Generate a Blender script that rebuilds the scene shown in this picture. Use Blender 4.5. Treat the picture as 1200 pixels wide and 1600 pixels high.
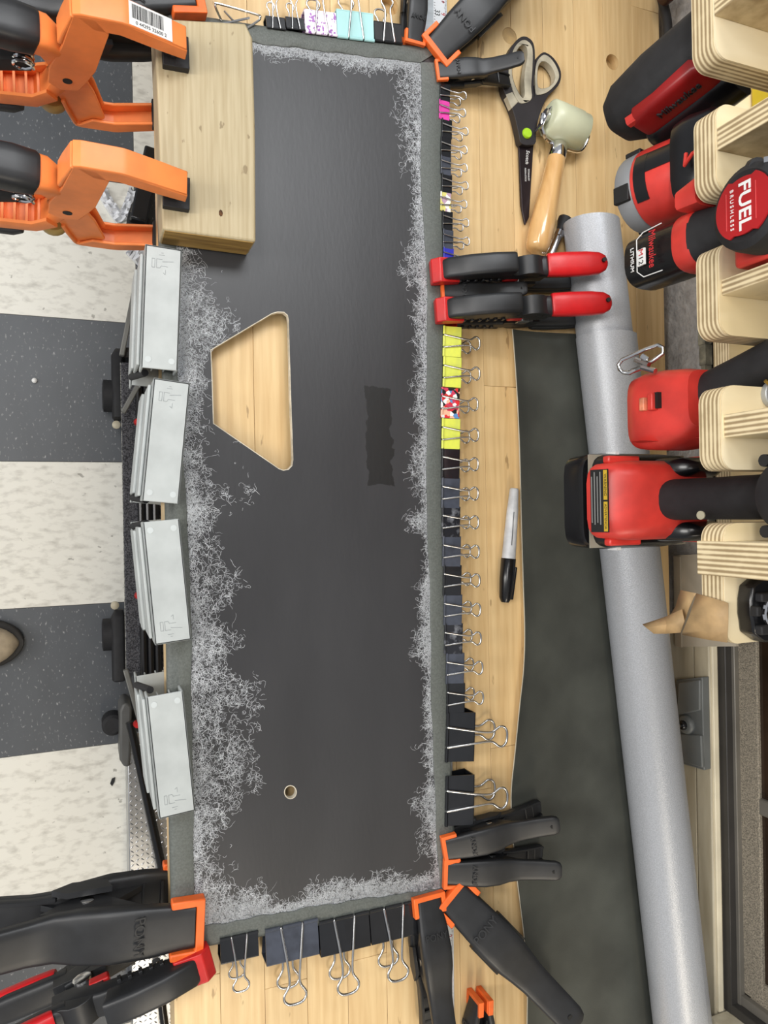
import bpy, bmesh, math, random
from mathutils import Vector, Matrix
from mathutils.geometry import tessellate_polygon

for o in list(bpy.data.objects):
    bpy.data.objects.remove(o)
scene = bpy.context.scene
COL = scene.collection
PI = math.pi
V = Vector

# ------------------------------------------------------------------ camera
ZB = 0.955                      # bench top above the floor
CAMZ = 1.70
TH, RHO, FPX = math.radians(22.0), math.radians(1.05), 1150.0
C0 = V((0, 0, CAMZ))
F0 = V((math.sin(TH), 0, -math.cos(TH)))
R0 = V((math.cos(TH), 0, math.sin(TH)))
U0 = V((0, 1, 0))
UP = U0 * math.cos(RHO) + R0 * math.sin(RHO)
RT = R0 * math.cos(RHO) - U0 * math.sin(RHO)
cam = bpy.data.cameras.new('camera')
cam.sensor_fit = 'VERTICAL'
cam.sensor_height = 24.0
cam.lens = 24.0 * FPX / 1600.0
cam.clip_start = 0.02
cam_o = bpy.data.objects.new('camera', cam)
COL.objects.link(cam_o)
cam_o.matrix_world = Matrix(((RT.x, UP.x, -F0.x, C0.x), (RT.y, UP.y, -F0.y, C0.y), (RT.z, UP.z, -F0.z, C0.z), (0, 0, 0, 1)))
scene.camera = cam_o

# ------------------------------------------------------------------ world, lights, exposure
scene.view_settings.view_transform = 'Standard'
scene.view_settings.look = 'None'
scene.view_settings.gamma = 1.0
scene.view_settings.use_curve_mapping = False
scene.view_settings.exposure = 0.0
world = bpy.data.worlds.new('room_light')
scene.world = world
world.use_nodes = True
world.node_tree.nodes['Background'].inputs[0].default_value = (0.92, 0.95, 1.0, 1)
world.node_tree.nodes['Background'].inputs[1].default_value = 0.42

def area(name, loc, size, power, color, target=None):
    l = bpy.data.lights.new(name, 'AREA')
    l.shape = 'RECTANGLE'
    l.size, l.size_y = size
    l.energy = power
    l.color = color
    o = bpy.data.objects.new(name, l)
    COL.objects.link(o)
    o.location = loc
    if target is not None:
        o.rotation_euler = (V(target) - V(loc)).to_track_quat('-Z', 'Y').to_euler()
    return o
area('ceiling_tube_light', (-0.60, 0.45, 2.75), (0.35, 1.3), 20, (1.0, 0.97, 0.93))
area('ceiling_tube_light', (0.25, -2.2, 2.75), (0.35, 1.3), 28, (1.0, 0.88, 0.70))
area('ceiling_tube_light', (-2.3, 0.1, 2.45), (0.5, 1.6), 46, (1.0, 0.97, 0.93), (0.3, 0, 0.95))  # added unseen lamp, brightens the wall below the rack from the left
area('ceiling_tube_light', (0.60, 1.15, 2.75), (1.3, 0.6), 33, (0.96, 0.98, 1.0))

# ------------------------------------------------------------------ helpers
def ray(px, py):
    return F0 * FPX + RT * (px - 600.0) + UP * (800.0 - py)
def W(px, py, h=0.0):
    """point on the horizontal plane h above the bench top seen at that spot of the photograph"""
    d = ray(px, py)
    t = (ZB + h - CAMZ) / d.z
    return C0 + d * t
def WX(px, py, X):
    d = ray(px, py)
    return C0 + d * (X / d.x)
def lin(c):
    return tuple(((v / 255.0) / 12.92 if v / 255.0 <= 0.04045 else ((v / 255.0 + 0.055) / 1.055) ** 2.4) for v in c)

MATS = {}
def mat(name, c, rough=0.5, metal=0.0, var=0.0, scale=20.0, bump=0.0, bscale=None, stretch=(1, 1, 1), c2=None, detail=4.0,
        objrand=0.0, coat=0.0, trans=0.0, bdist=0.001, spec=0.5, fac=(0.35, 0.65), speck=None):
    if name in MATS:
        return MATS[name]
    m = bpy.data.materials.new(name)
    m.use_nodes = True
    nt = m.node_tree
    b = nt.nodes['Principled BSDF']
    N, L = nt.nodes.new, nt.links.new
    b.inputs['Roughness'].default_value = rough
    b.inputs['Metallic'].default_value = metal
    b.inputs['Coat Weight'].default_value = coat
    b.inputs['Specular IOR Level'].default_value = spec
    if trans:
        b.inputs['Transmission Weight'].default_value = trans
    lc = lin(c)
    b.inputs['Base Color'].default_value = (*lc, 1)
    tc = N('ShaderNodeTexCoord')
    mp = N('ShaderNodeMapping')
    mp.inputs['Scale'].default_value = stretch
    L(tc.outputs['Object'], mp.inputs['Vector'])
    if objrand:
        oi = N('ShaderNodeObjectInfo')
        cx = N('ShaderNodeCombineXYZ')
        mm = N('ShaderNodeMath'); mm.operation = 'MULTIPLY'; mm.inputs[1].default_value = 37.0
        L(oi.outputs['Random'], mm.inputs[0])
        L(mm.outputs[0], cx.inputs[0]); L(mm.outputs[0], cx.inputs[2])
        L(cx.outputs[0], mp.inputs['Location'])
    if var or c2:
        nz = N('ShaderNodeTexNoise')
        nz.inputs['Scale'].default_value = scale
        nz.inputs['Detail'].default_value = detail
        L(mp.outputs[0], nz.inputs['Vector'])
        rp = N('ShaderNodeValToRGB')
        d = c2 if c2 else tuple(v * (1 - var) for v in c)
        e = c if c2 else tuple(min(255, v * (1 + var)) for v in c)
        rp.color_ramp.elements[0].position = fac[0]
        rp.color_ramp.elements[1].position = fac[1]
        rp.color_ramp.elements[0].color = (*lin(d), 1)
        rp.color_ramp.elements[1].color = (*lin(e), 1)
        L(nz.outputs[0], rp.inputs[0])
        out = rp.outputs[0]
        if objrand:
            hs = N('ShaderNodeHueSaturation')
            ml = N('ShaderNodeMapRange')
            ml.inputs[3].default_value = 1 - objrand; ml.inputs[4].default_value = 1 + objrand
            L(oi.outputs['Random'], ml.inputs[0])
            L(ml.outputs[0], hs.inputs['Value'])
            L(out, hs.inputs['Color'])
            out = hs.outputs[0]
        if speck:          # sparse stains: (noise scale, threshold, colour, amount, stretch)
            ns = N('ShaderNodeTexNoise'); ns.inputs['Scale'].default_value = speck[0]; ns.inputs['Detail'].default_value = 3
            ms = N('ShaderNodeMapping'); ms.inputs['Scale'].default_value = speck[4]
            L(tc.outputs['Object'], ms.inputs['Vector'])
            if objrand: L(cx.outputs[0], ms.inputs['Location'])
            L(ms.outputs[0], ns.inputs['Vector'])
            mr = N('ShaderNodeMapRange'); mr.inputs[1].default_value = speck[1]; mr.inputs[2].default_value = speck[1] + 0.04; mr.inputs[4].default_value = speck[3]
            L(ns.outputs[0], mr.inputs[0])
            mx = N('ShaderNodeMix'); mx.data_type = 'RGBA'
            L(mr.outputs[0], mx.inputs[0]); L(out, mx.inputs[6]); mx.inputs[7].default_value = (*lin(speck[2]), 1)
            out = mx.outputs[2]
        L(out, b.inputs['Base Color'])
    if bump:
        nb = N('ShaderNodeTexNoise')
        nb.inputs['Scale'].default_value = bscale or scale * 3
        nb.inputs['Detail'].default_value = 3
        L(mp.outputs[0], nb.inputs['Vector'])
        bp = N('ShaderNodeBump')
        bp.inputs['Strength'].default_value = bump
        bp.inputs['Distance'].default_value = bdist
        L(nb.outputs[0], bp.inputs['Height'])
        L(bp.outputs[0], b.inputs['Normal'])
    MATS[name] = m
    return m

def empty(name, loc=(0, 0, 0), label=None, cat=None, group=None, rot=None):
    o = bpy.data.objects.new(name, None)
    o.empty_display_size = 0.02
    COL.objects.link(o)
    o.matrix_world = Matrix.Translation(V(loc)) @ (rot.to_4x4() if rot is not None else Matrix())
    tag(o, label, cat, group)
    return o
def tag(o, label=None, cat=None, group=None, kind=None):
    if label: o['label'] = label
    if cat: o['category'] = cat
    if group: o['group'] = group
    if kind: o['kind'] = kind
    return o
def frame(loc, xdir, zdir=(0, 0, 1)):
    x = V(xdir).normalized(); z = V(zdir); y = z.cross(x).normalized(); z = x.cross(y).normalized()
    return Matrix(((x.x, y.x, z.x, loc[0]), (x.y, y.y, z.y, loc[1]), (x.z, y.z, z.z, loc[2]), (0, 0, 0, 1)))
def put(root, jaw, xdir, zdir=(0, 0, 1)):
    root.matrix_world = frame(jaw, xdir, zdir)
    return root
def copy_tree(o, parent=None):
    c = o.copy()
    COL.objects.link(c)
    if parent is not None:
        c.parent = parent
        c.matrix_parent_inverse = Matrix()
    for ch in list(o.children):
        copy_tree(ch, c)
    return c

class MB:
    def __init__(s): s.v, s.f = [], []
    def add(s, vs, fs, M=None):
        k = len(s.v)
        s.v += [(M @ V(p)) if M is not None else V(p) for p in vs]
        s.f += [tuple(i + k for i in f) for f in fs]
        return s
    def box(s, c, d, M=None):
        x, y, z = d[0] / 2, d[1] / 2, d[2] / 2
        vs = [(c[0] + i * x, c[1] + j * y, c[2] + k * z) for i in (-1, 1) for j in (-1, 1) for k in (-1, 1)]
        return s.add(vs, [(0, 1, 3, 2), (4, 6, 7, 5), (0, 4, 5, 1), (2, 3, 7, 6), (0, 2, 6, 4), (1, 5, 7, 3)], M)
    def prism(s, pts, a, b, plane='xy', M=None, holes=()):
        """outline (with holes) swept from a to b along the axis the plane leaves over"""
        def P(p, h):
            return (p[0], p[1], h) if plane == 'xy' else ((p[0], h, p[1]) if plane == 'xz' else (h, p[0], p[1]))
        loops = [list(pts)] + [list(h) for h in holes]
        flat = [p for l in loops for p in l]
        n = len(flat)
        tris = tessellate_polygon([[V((p[0], p[1], 0)) for p in l] for l in loops])
        vs = [P(p, a) for p in flat] + [P(p, b) for p in flat]
        fs = []
        if len(loops) == 1 and n <= 4:
            fs += [tuple(range(n - 1, -1, -1)), tuple(range(n, 2 * n))]
        else:
            for t in tris:
                fs += [(t[2], t[1], t[0]), (t[0] + n, t[1] + n, t[2] + n)]
        k = 0
        for l in loops:
            m = len(l)
            for i in range(m):
                j = (i + 1) % m
                fs.append((k + i, k + j, k + j + n, k + i + n))
            k += m
        return s.add(vs, fs, M)
    def rings(s, rs, cap=True, closed=False, M=None):
        n = len(rs[0]); m = len(rs)
        vs = [p for r in rs for p in r]
        fs = []
        for i in range(m if closed else m - 1):
            a, b = i * n, ((i + 1) % m) * n
            for j in range(n):
                k = (j + 1) % n
                fs.append((a + j, a + k, b + k, b + j))
        if cap and not closed:
            fs += [tuple(range(n - 1, -1, -1)), tuple((m - 1) * n + j for j in range(n))]
        return s.add(vs, fs, M)
    def tube(s, path, r, n=8, closed=False, M=None):
        path = [V(p) for p in path]
        m = len(path)
        rr = r if isinstance(r, (list, tuple)) else [r] * m
        rs = []
        ref = None
        for i, p in enumerate(path):
            if closed: t = path[(i + 1) % m] - path[i - 1]
            else: t = path[min(i + 1, m - 1)] - path[max(i - 1, 0)]
            t = t.normalized() if t.length > 1e-9 else V((0, 0, 1))
            if ref is None:
                ref = V((0, 0, 1)) if abs(t.z) < 0.9 else V((1, 0, 0))
            a = (ref - t * ref.dot(t))
            a = a.normalized() if a.length > 1e-6 else t.orthogonal().normalized()
            ref = a
            b = t.cross(a)
            rs.append([p + a * rr[i] * math.cos(2 * PI * k / n) + b * rr[i] * math.sin(2 * PI * k / n) for k in range(n)])
        return s.rings(rs, True, closed, M)
    def lathe(s, prof, n=24, M=None, cap=True):
        return s.rings([[(r * math.cos(2 * PI * k / n), r * math.sin(2 * PI * k / n), z) for k in range(n)] for r, z in prof], cap, False, M)
    def loft(s, secs, n=16, p=3.0, M=None):
        """secs: (centre, axis a, axis b, half a, half b): rounded-rectangle sections"""
        rs = []
        for c, a, b, ha, hb in secs:
            c, a, b = V(c), V(a), V(b)
            r = []
            for k in range(n):
                t = 2 * PI * (k + 0.5) / n
                x, y = math.cos(t), math.sin(t)
                x = math.copysign(abs(x) ** (2 / p), x); y = math.copysign(abs(y) ** (2 / p), y)
                r.append(c + a * (x * ha) + b * (y * hb))
            rs.append(r)
        return s.rings(rs, True, False, M)
    def arm(s, pts, n=16, p=4.0, M=None):
        """bar along x with bends in z: pts of (x, z, half width y, half thickness)"""
        secs = []
        for i, q in enumerate(pts):
            a, b = pts[max(i - 1, 0)], pts[min(i + 1, len(pts) - 1)]
            t = V((b[0] - a[0], 0, b[1] - a[1])).normalized()
            up = V((-t.z, 0, t.x))
            secs.append(((q[0], q[4] if len(q) > 4 else 0, q[1]), V((0, 1, 0)), up, q[2], q[3]))
        return s.loft(secs, n, p, M)
    def build(s, name, m, parent=None, bevel=0.0, smooth=40, world=False, kind=None, label=None, segs=2):
        me = bpy.data.meshes.new(name)
        vs = s.v
        if world and parent is not None:
            inv = gm(parent).inverted()
            vs = [inv @ p for p in s.v]
        me.from_pydata([tuple(p) for p in vs], [], s.f)
        bm = bmesh.new(); bm.from_mesh(me)
        bmesh.ops.recalc_face_normals(bm, faces=bm.faces)
        bm.to_mesh(me); bm.free()
        if smooth:
            me.shade_smooth()
            me.set_sharp_from_angle(angle=math.radians(smooth))
        me.materials.append(m)
        o = bpy.data.objects.new(name, me)
        COL.objects.link(o)
        if parent is not None:
            o.parent = parent
        if bevel:
            b = o.modifiers.new('bevel', 'BEVEL')
            b.width = bevel; b.segments = segs; b.limit_method = 'ANGLE'; b.angle_limit = math.radians(38)
        if kind: o['kind'] = kind
        if label: o['label'] = label
        return o
def gm(o):
    M = o.matrix_basis.copy()
    while o.parent is not None:
        o = o.parent
        M = o.matrix_basis @ M
    return M
def text(body, size, m, parent, M, depth=0.0003, name='lettering', squash=1.0, align='CENTER', bold=0.0):
    cu = bpy.data.curves.new('t', 'FONT')
    cu.body = body; cu.size = size; cu.extrude = depth; cu.align_x = align; cu.align_y = 'CENTER'; cu.offset = bold
    cu.resolution_u = 3
    t = bpy.data.objects.new('t', cu)
    COL.objects.link(t)
    bpy.context.view_layer.update()
    me = bpy.data.meshes.new_from_object(t.evaluated_get(bpy.context.evaluated_depsgraph_get()))
    bpy.data.objects.remove(t); bpy.data.curves.remove(cu)
    if squash != 1.0:
        me.transform(Matrix.Diagonal((squash, 1, 1, 1)))
    me.transform(gm(parent).inverted() @ M if parent is not None else M)
    me.materials.clear(); me.materials.append(m)
    o = bpy.data.objects.new(name, me)
    COL.objects.link(o)
    o.parent = parent
    return o
def smoothpath(pts, k=6, closed=False):
    pts = [V(p) for p in pts]
    n = len(pts); out = []
    for i in range(n if closed else n - 1):
        g = lambda j: pts[j % n] if closed else pts[min(max(j, 0), n - 1)]
        a, b, c, d = g(i - 1), g(i), g(i + 1), g(i + 2)
        for q in range(k):
            t = q / k
            out.append(0.5 * ((2 * b) + (c - a) * t + (2 * a - 5 * b + 4 * c - d) * t * t + (3 * b - a - 3 * c + d) * t ** 3))
    if not closed: out.append(pts[-1])
    return out
def rrect(x0, y0, x1, y1, r, n=4):
    o = []
    for cx, cy, a in ((x1 - r, y1 - r, 0), (x0 + r, y1 - r, 90), (x0 + r, y0 + r, 180), (x1 - r, y0 + r, 270)):
        for k in range(n + 1):
            t = math.radians(a + 90 * k / n)
            o.append((cx + r * math.cos(t), cy + r * math.sin(t)))
    return o
def circ(cx, cy, r, n=20):
    return [(cx + r * math.cos(2 * PI * k / n), cy + r * math.sin(2 * PI * k / n)) for k in range(n)]
def wpoly(pts, h=0.0):
    return [tuple(W(x, y, h)[:2]) for x, y in pts]
rnd = random.Random(7)
# ------------------------------------------------------------------ materials
M_wood = mat('maple_butcher_block', (227, 198, 148), 0.42, c2=(199, 163, 111), scale=16, stretch=(9, 0.5, 9), bump=0.2, bscale=60, objrand=0.05, detail=10, bdist=0.0004, fac=(0.2, 0.72), speck=(38, 0.69, (120, 86, 48), 0.55, (3.0, 0.7, 3.0)))
M_pine = mat('pine_board', (181, 167, 135), 0.6, c2=(167, 151, 117), scale=40, stretch=(9, 0.35, 9), bump=0.3, bscale=50, detail=6, bdist=0.0005, speck=(90, 0.68, (104, 84, 50), 0.6, (1.6, 0.6, 1.6)))
M_pine_end = mat('pine_end_grain', (168, 136, 74), 0.7, c2=(132, 102, 52), scale=30, stretch=(0.6, 3, 5), bump=0.4, detail=6)
M_board = None
M_vinyl = mat('grey_vinyl', (90, 94, 90), 0.55, var=0.07, scale=500, bump=0.6, bscale=700, bdist=0.0006)
M_vinyl_dark = mat('dark_vinyl', (69, 71, 66), 0.5, speck=(150, 0.80, (170, 170, 165), 0.8, (1, 1, 1)), var=0.10, scale=14, bump=0.35, bscale=900, bdist=0.0004, spec=0.4)
M_backing = mat('white_backing', (214, 208, 190), 0.8, var=0.05)
M_roll = mat('silver_grey_vinyl', (172, 175, 180), 0.34, metal=0.15, var=0.06, scale=900, bump=0.5, bscale=800, bdist=0.0005)
M_tile_w = mat('ivory_tile', (226, 224, 214), 0.45, c2=(192, 189, 179), scale=42, stretch=(1, 2.0, 1), detail=10, objrand=0.02, fac=(0.25, 0.52), speck=(60, 0.70, (110, 106, 96), 0.6, (1, 1, 1)), bump=0.1, bscale=90)
M_black = mat('black_nylon', (34, 35, 37), 0.42, var=0.10, scale=60, bump=0.15, bscale=700, bdist=0.0002)
M_blackg = mat('black_plastic_gloss', (20, 20, 22), 0.25, var=0.08, scale=30)
M_rubber = mat('black_rubber', (28, 28, 30), 0.7, var=0.12, scale=90, bump=0.2)
M_orange = mat('orange_plastic', (240, 136, 70), 0.42, var=0.05, scale=30, bump=0.06)
M_orange_tip = mat('orange_rubber_tip', (236, 106, 40), 0.5, var=0.06, scale=60)
M_red = mat('red_plastic', (190, 32, 32), 0.38, var=0.08, scale=40, bump=0.05)
M_redtool = mat('tool_red', (202, 58, 50), 0.36, var=0.07, scale=40)
M_grey = mat('light_grey_plastic', (172, 177, 176), 0.5, var=0.035, scale=40, bump=0.12, bscale=500, bdist=0.0002)
M_greyd = mat('engraved_grey', (138, 143, 144), 0.6, var=0.03)
M_steel = mat('steel_wire', (205, 205, 205), 0.22, metal=1.0, var=0.05, scale=80)
M_chrome = mat('chrome', (225, 225, 228), 0.12, metal=1.0, var=0.03, scale=40)
M_clip = mat('black_clip_steel', (26, 27, 30), 0.20, var=0.10, scale=60, coat=0.4)
M_ply = mat('birch_ply_face', (240, 226, 192), 0.5, c2=(222, 202, 158), scale=8, stretch=(0.6, 3, 3), detail=6, bump=0.08)
M_dark = mat('recess_shade', (16, 14, 13), 0.9, var=0.2, scale=20)
M_stucco = mat('stucco_grey', (166, 163, 160), 0.85, var=0.08, scale=60, bump=1.0, bscale=130, bdist=0.004)
M_trim = mat('cream_painted_trim', (196, 188, 166), 0.5, c2=(176, 166, 142), scale=25, stretch=(3, 0.4, 3), detail=6)
M_white = mat('white_print', (232, 232, 230), 0.5, var=0.02)
M_ink = mat('black_ink', (18, 18, 18), 0.6, var=0.05)
M_redink = mat('red_ink', (190, 40, 44), 0.6, var=0.05)

def plywood():
    m = bpy.data.materials.new('birch_ply_edge'); m.use_nodes = True
    nt = m.node_tree; b = nt.nodes['Principled BSDF']; N, L = nt.nodes.new, nt.links.new
    b.inputs['Roughness'].default_value = 0.6
    tc = N('ShaderNodeTexCoord'); sp = N('ShaderNodeSeparateXYZ'); L(tc.outputs['Object'], sp.inputs[0])
    return m, nt, b, N, L, tc, sp
def ply_edge(name, axis, period=0.0034):
    """striped plies; stripes stacked along one object axis"""
    m, nt, b, N, L, tc, sp = plywood(); m.name = name
    mu = N('ShaderNodeMath'); mu.operation = 'MULTIPLY'; mu.inputs[1].default_value = 2 * PI / period
    L(sp.outputs[axis], mu.inputs[0])
    si = N('ShaderNodeMath'); si.operation = 'SINE'; L(mu.outputs[0], si.inputs[0])
    nz = N('ShaderNodeTexNoise'); nz.inputs['Scale'].default_value = 60; nz.inputs['Detail'].default_value = 6
    L(tc.outputs['Object'], nz.inputs['Vector'])
    ad = N('ShaderNodeMath'); ad.operation = 'MULTIPLY_ADD'; ad.inputs[1].default_value = 0.36; ad.inputs[2].default_value = 0.2
    L(si.outputs[0], ad.inputs[0])
    ad2 = N('ShaderNodeMath'); ad2.operation = 'ADD'; L(ad.outputs[0], ad2.inputs[0]); L(nz.outputs[0], ad2.inputs[1])
    rp = N('ShaderNodeValToRGB')
    e = rp.color_ramp.elements
    e[0].position = 0.40; e[0].color = (*lin((160, 138, 102)), 1)
    e[1].position = 0.95; e[1].color = (*lin((236, 218, 178)), 1)
    L(ad2.outputs[0], rp.inputs[0]); L(rp.outputs[0], b.inputs['Base Color'])
    return m
M_plyz = ply_edge('birch_ply_edge_flat', 2)
M_plyy = ply_edge('birch_ply_edge_upright', 1)

def board_mat():
    m = bpy.data.materials.new('black_painted_hardboard'); m.use_nodes = True
    nt = m.node_tree; b = nt.nodes['Principled BSDF']; N, L = nt.nodes.new, nt.links.new
    b.inputs['Roughness'].default_value = 0.40
    tc = N('ShaderNodeTexCoord')
    mp = N('ShaderNodeMapping'); mp.inputs['Scale'].default_value = (1, 0.3, 1); L(tc.outputs['Object'], mp.inputs[0])
    n1 = N('ShaderNodeTexNoise'); n1.inputs['Scale'].default_value = 14; n1.inputs['Detail'].default_value = 8; L(mp.outputs[0], n1.inputs['Vector'])
    rp = N('ShaderNodeValToRGB'); rp.color_ramp.elements[0].position = 0.3; rp.color_ramp.elements[1].position = 0.75
    rp.color_ramp.elements[0].color = (*lin((47, 47, 49)), 1); rp.color_ramp.elements[1].color = (*lin((58, 58, 60)), 1)
    L(n1.outputs[0], rp.inputs[0])
    # damp-looking dark smear of adhesive: its own outline, edges broken up by noise
    c = W(594, 682, 0.02) - W(480, 780, 0)        # relative to the panel's origin
    sp = N('ShaderNodeSeparateXYZ'); L(tc.outputs['Object'], sp.inputs[0])
    n2 = N('ShaderNodeTexNoise'); n2.inputs['Scale'].default_value = 90; n2.inputs['Detail'].default_value = 5; L(tc.outputs['Object'], n2.inputs['Vector'])
    def edge(out, cc, half, amt):
        a = N('ShaderNodeMath'); a.operation = 'SUBTRACT'; a.inputs[1].default_value = cc; L(out, a.inputs[0])
        ab = N('ShaderNodeMath'); ab.operation = 'ABSOLUTE'; L(a.outputs[0], ab.inputs[0])
        no = N('ShaderNodeMath'); no.operation = 'MULTIPLY_ADD'; no.inputs[1].default_value = amt; L(n2.outputs[0], no.inputs[0]); L(ab.outputs[0], no.inputs[2])
        lt = N('ShaderNodeMath'); lt.operation = 'LESS_THAN'; lt.inputs[1].default_value = half + amt / 2; L(no.outputs[0], lt.inputs[0])
        return lt.outputs[0]
    ex = edge(sp.outputs[0], c.x, 0.0145, 0.018); ey = edge(sp.outputs[1], c.y, 0.052, 0.012)
    mu = N('ShaderNodeMath'); mu.operation = 'MULTIPLY'; L(ex, mu.inputs[0]); L(ey, mu.inputs[1])
    mx = N('ShaderNodeMix'); mx.data_type = 'RGBA'
    L(mu.outputs[0], mx.inputs[0]); L(rp.outputs[0], mx.inputs[6]); mx.inputs[7].default_value = (*lin((33, 33, 33)), 1)
    L(mx.outputs[2], b.inputs['Base Color'])
    nb = N('ShaderNodeTexNoise'); nb.inputs['Scale'].default_value = 260; L(mp.outputs[0], nb.inputs['Vector'])
    bp = N('ShaderNodeBump'); bp.inputs['Strength'].default_value = 0.16; bp.inputs['Distance'].default_value = 0.0006
    L(nb.outputs[0], bp.inputs['Height']); L(bp.outputs[0], b.inputs['Normal'])
    return m
M_board = board_mat()

def tile_black():
    m = bpy.data.materials.new('charcoal_tile'); m.use_nodes = True
    nt = m.node_tree; b = nt.nodes['Principled BSDF']; N, L = nt.nodes.new, nt.links.new
    b.inputs['Roughness'].default_value = 0.42
    tc = N('ShaderNodeTexCoord')
    mp = N('ShaderNodeMapping'); mp.inputs['Scale'].default_value = (1.6, 0.8, 1); L(tc.outputs['Object'], mp.inputs[0])
    oi = N('ShaderNodeObjectInfo'); L(oi.outputs['Location'], mp.inputs['Location'])
    n1 = N('ShaderNodeTexNoise'); n1.inputs['Scale'].default_value = 125; n1.inputs['Detail'].default_value = 3; L(mp.outputs[0], n1.inputs['Vector'])
    rp = N('ShaderNodeValToRGB'); rp.color_ramp.elements[0].position = 0.62; rp.color_ramp.elements[1].position = 0.80
    rp.color_ramp.elements[0].color = (*lin((84, 88, 93)), 1); rp.color_ramp.elements[1].color = (*lin((190, 190, 190)), 1)
    L(n1.outputs[0], rp.inputs[0])
    n2 = N('ShaderNodeTexNoise'); n2.inputs['Scale'].default_value = 12; n2.inputs['Detail'].default_value = 6; L(mp.outputs[0], n2.inputs['Vector'])
    mx = N('ShaderNodeMix'); mx.data_type = 'RGBA'; mx.blend_type = 'MULTIPLY'; mx.inputs[0].default_value = 0.35
    L(rp.outputs[0], mx.inputs[6]); L(n2.outputs[0], mx.inputs[7]); L(mx.outputs[2], b.inputs['Base Color'])
    return m
M_tile_b = tile_black()

# ------------------------------------------------------------------ floor
floor = MB().box((-0.2, 0, -0.02), (5.0, 5.0, 0.034)).build('floor', mat('grout', (110, 108, 102), 0.8, var=0.1), kind='structure')
fx = W(209, 250, -ZB).x
fy = W(100, 721.5, -ZB).y
T = 0.3048
tm = {}
for i in range(-4, 4):
    for j in range(-5, 5):
        white = (i + j) % 2 == 0
        key = white
        if key not in tm:
            t = MB().box((0, 0, 0), (T - 0.0008, T - 0.0008, 0.004)).build('tile', M_tile_w if white else M_tile_b, floor, bevel=0.0006)
            tm[key] = t
        else:
            t = tm[key].copy(); COL.objects.link(t)
        t.location = (fx + (i + 0.5) * T, fy + (j + 0.5) * T, -0.002)

# ------------------------------------------------------------------ wall with window on the far side of the bench
XW = 0.715
yb = W(1085, 962, 0.02).y          # stucco above, painted trim below in the picture
ylo, yhi = -2.2, 2.2
hs = 0.044
wall = MB().box((XW + 0.06, (yb + yhi) / 2, (ZB - 0.05) / 2), (0.12, yhi - yb, ZB - 0.05)).box((XW + 0.007, (yb + yhi) / 2, ZB - 0.05 + (hs + 0.05) / 2), (0.014, yhi - yb, hs + 0.05)).build('wall_right', M_stucco, kind='structure')
MB().box((XW + 0.06, 0, 2.25), (0.12, yhi - ylo, 0.7)).build('wall_right', M_stucco, kind='structure')
MB().box((XW + 0.075, (yb + yhi) / 2 + 0.005, ZB + 0.45), (0.06, yhi - yb - 0.01, 1.0)).build('wall_recess', M_dark, kind='structure')  # near-black panel: the shade of the opening is put into its colour
# broken plaster lip along the top of the stucco
lip = MB()
y = yb
while y < 0.75:
    w = rnd.uniform(0.012, 0.035)
    lip.box((XW + 0.004 + rnd.uniform(-0.003, 0.002), y + w / 2, ZB + hs + 0.002), (0.012, w * 1.02, rnd.uniform(0.005, 0.011)))
    y += w
lip.build('plaster_lip', mat('old_plaster', (120, 116, 100), 0.9, var=0.25, scale=70, bump=0.8), wall, bevel=0.001)
ye = WX(1113, 1571, XW + 0.006).y      # far jamb of the window
MB().box((XW + 0.05, (ylo + yb) / 2, (ZB + 0.02) / 2), (0.10, yb - ylo, ZB + 0.02)).build('wall_right', M_trim, kind='structure')
tr = MB().box((XW + 0.03, (ylo + yb) / 2, ZB + 0.0335), (0.06, yb - ylo, 0.025)).build('trim_1', M_trim, bevel=0.002, kind='structure')
MB().box((XW + 0.007, (ye + yb) / 2, ZB + 0.0465), (0.008, yb - ye, 0.005)).build('trim_bead', mat('cream_bead', (222, 212, 186), 0.5, var=0.04), tr, bevel=0.001)
MB().box((XW + 0.012, (ylo + ye) / 2, ZB + 0.5), (0.05, ye - ylo, 0.9)).build('trim_2', M_trim, kind='structure')
MB().box((XW - 0.012, ye - 0.030, ZB + 0.45), (0.014, 0.03, 0.82)).build('trim_3', M_trim, bevel=0.002, kind='structure')
# window
win = empty('window_1', (XW + 0.05, (ye + yb) / 2, ZB + 0.055)); win['kind'] = 'structure'
M_fr = mat('dark_bronze_frame', (52, 50, 48), 0.45, var=0.08, scale=20)
M_fr2 = mat('grey_aluminium', (116, 112, 104), 0.45, metal=0.3, var=0.06)
yc, wy = (ye + yb) / 2, yb - ye
XP = XW + 0.020
MB().box((XP, yc, ZB + 0.048), (0.012, wy, 0.020)).box((XP + 0.0006, ye + 0.006, ZB + 0.40), (0.012, 0.0121, 0.70)).build('frame', M_fr, win, bevel=0.001, world=True)
MB().box((XP + 0.008, yc, ZB + 0.0595), (0.008, wy - 0.02, 0.006)).box((XP + 0.0086, ye + 0.018, ZB + 0.40), (0.008, 0.0121, 0.68)).build('frame', M_fr2, win, bevel=0.001, world=True)
sc = mat('insect_screen', (128, 120, 106), 0.7, var=0.25, scale=700, bump=0.8, bscale=900)
MB().box((XP + 0.014, yc + 0.01, ZB + 0.074), (0.006, wy - 0.03, 0.030)).box((XP + 0.0146, ye + 0.036, ZB + 0.40), (0.006, 0.0301, 0.6603)).build('screen', sc, win, bevel=0.0015, world=True)
ym = WX(1168, 1250, XP + 0.016).y
MB().box((XP + 0.015, ym, ZB + 0.40), (0.007, 0.020, 0.63)).build('muntin', M_fr2, win, bevel=0.002, world=True)
M_pane = mat('dark_window_pane', (44, 33, 25), 0.12, var=0.2, scale=14)
MB().box((XP + 0.018, (ym + ye) / 2, ZB + 0.40), (0.004, abs(ym - ye) - 0.01, 0.65)).build('pane', M_pane, win, world=True)
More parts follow.
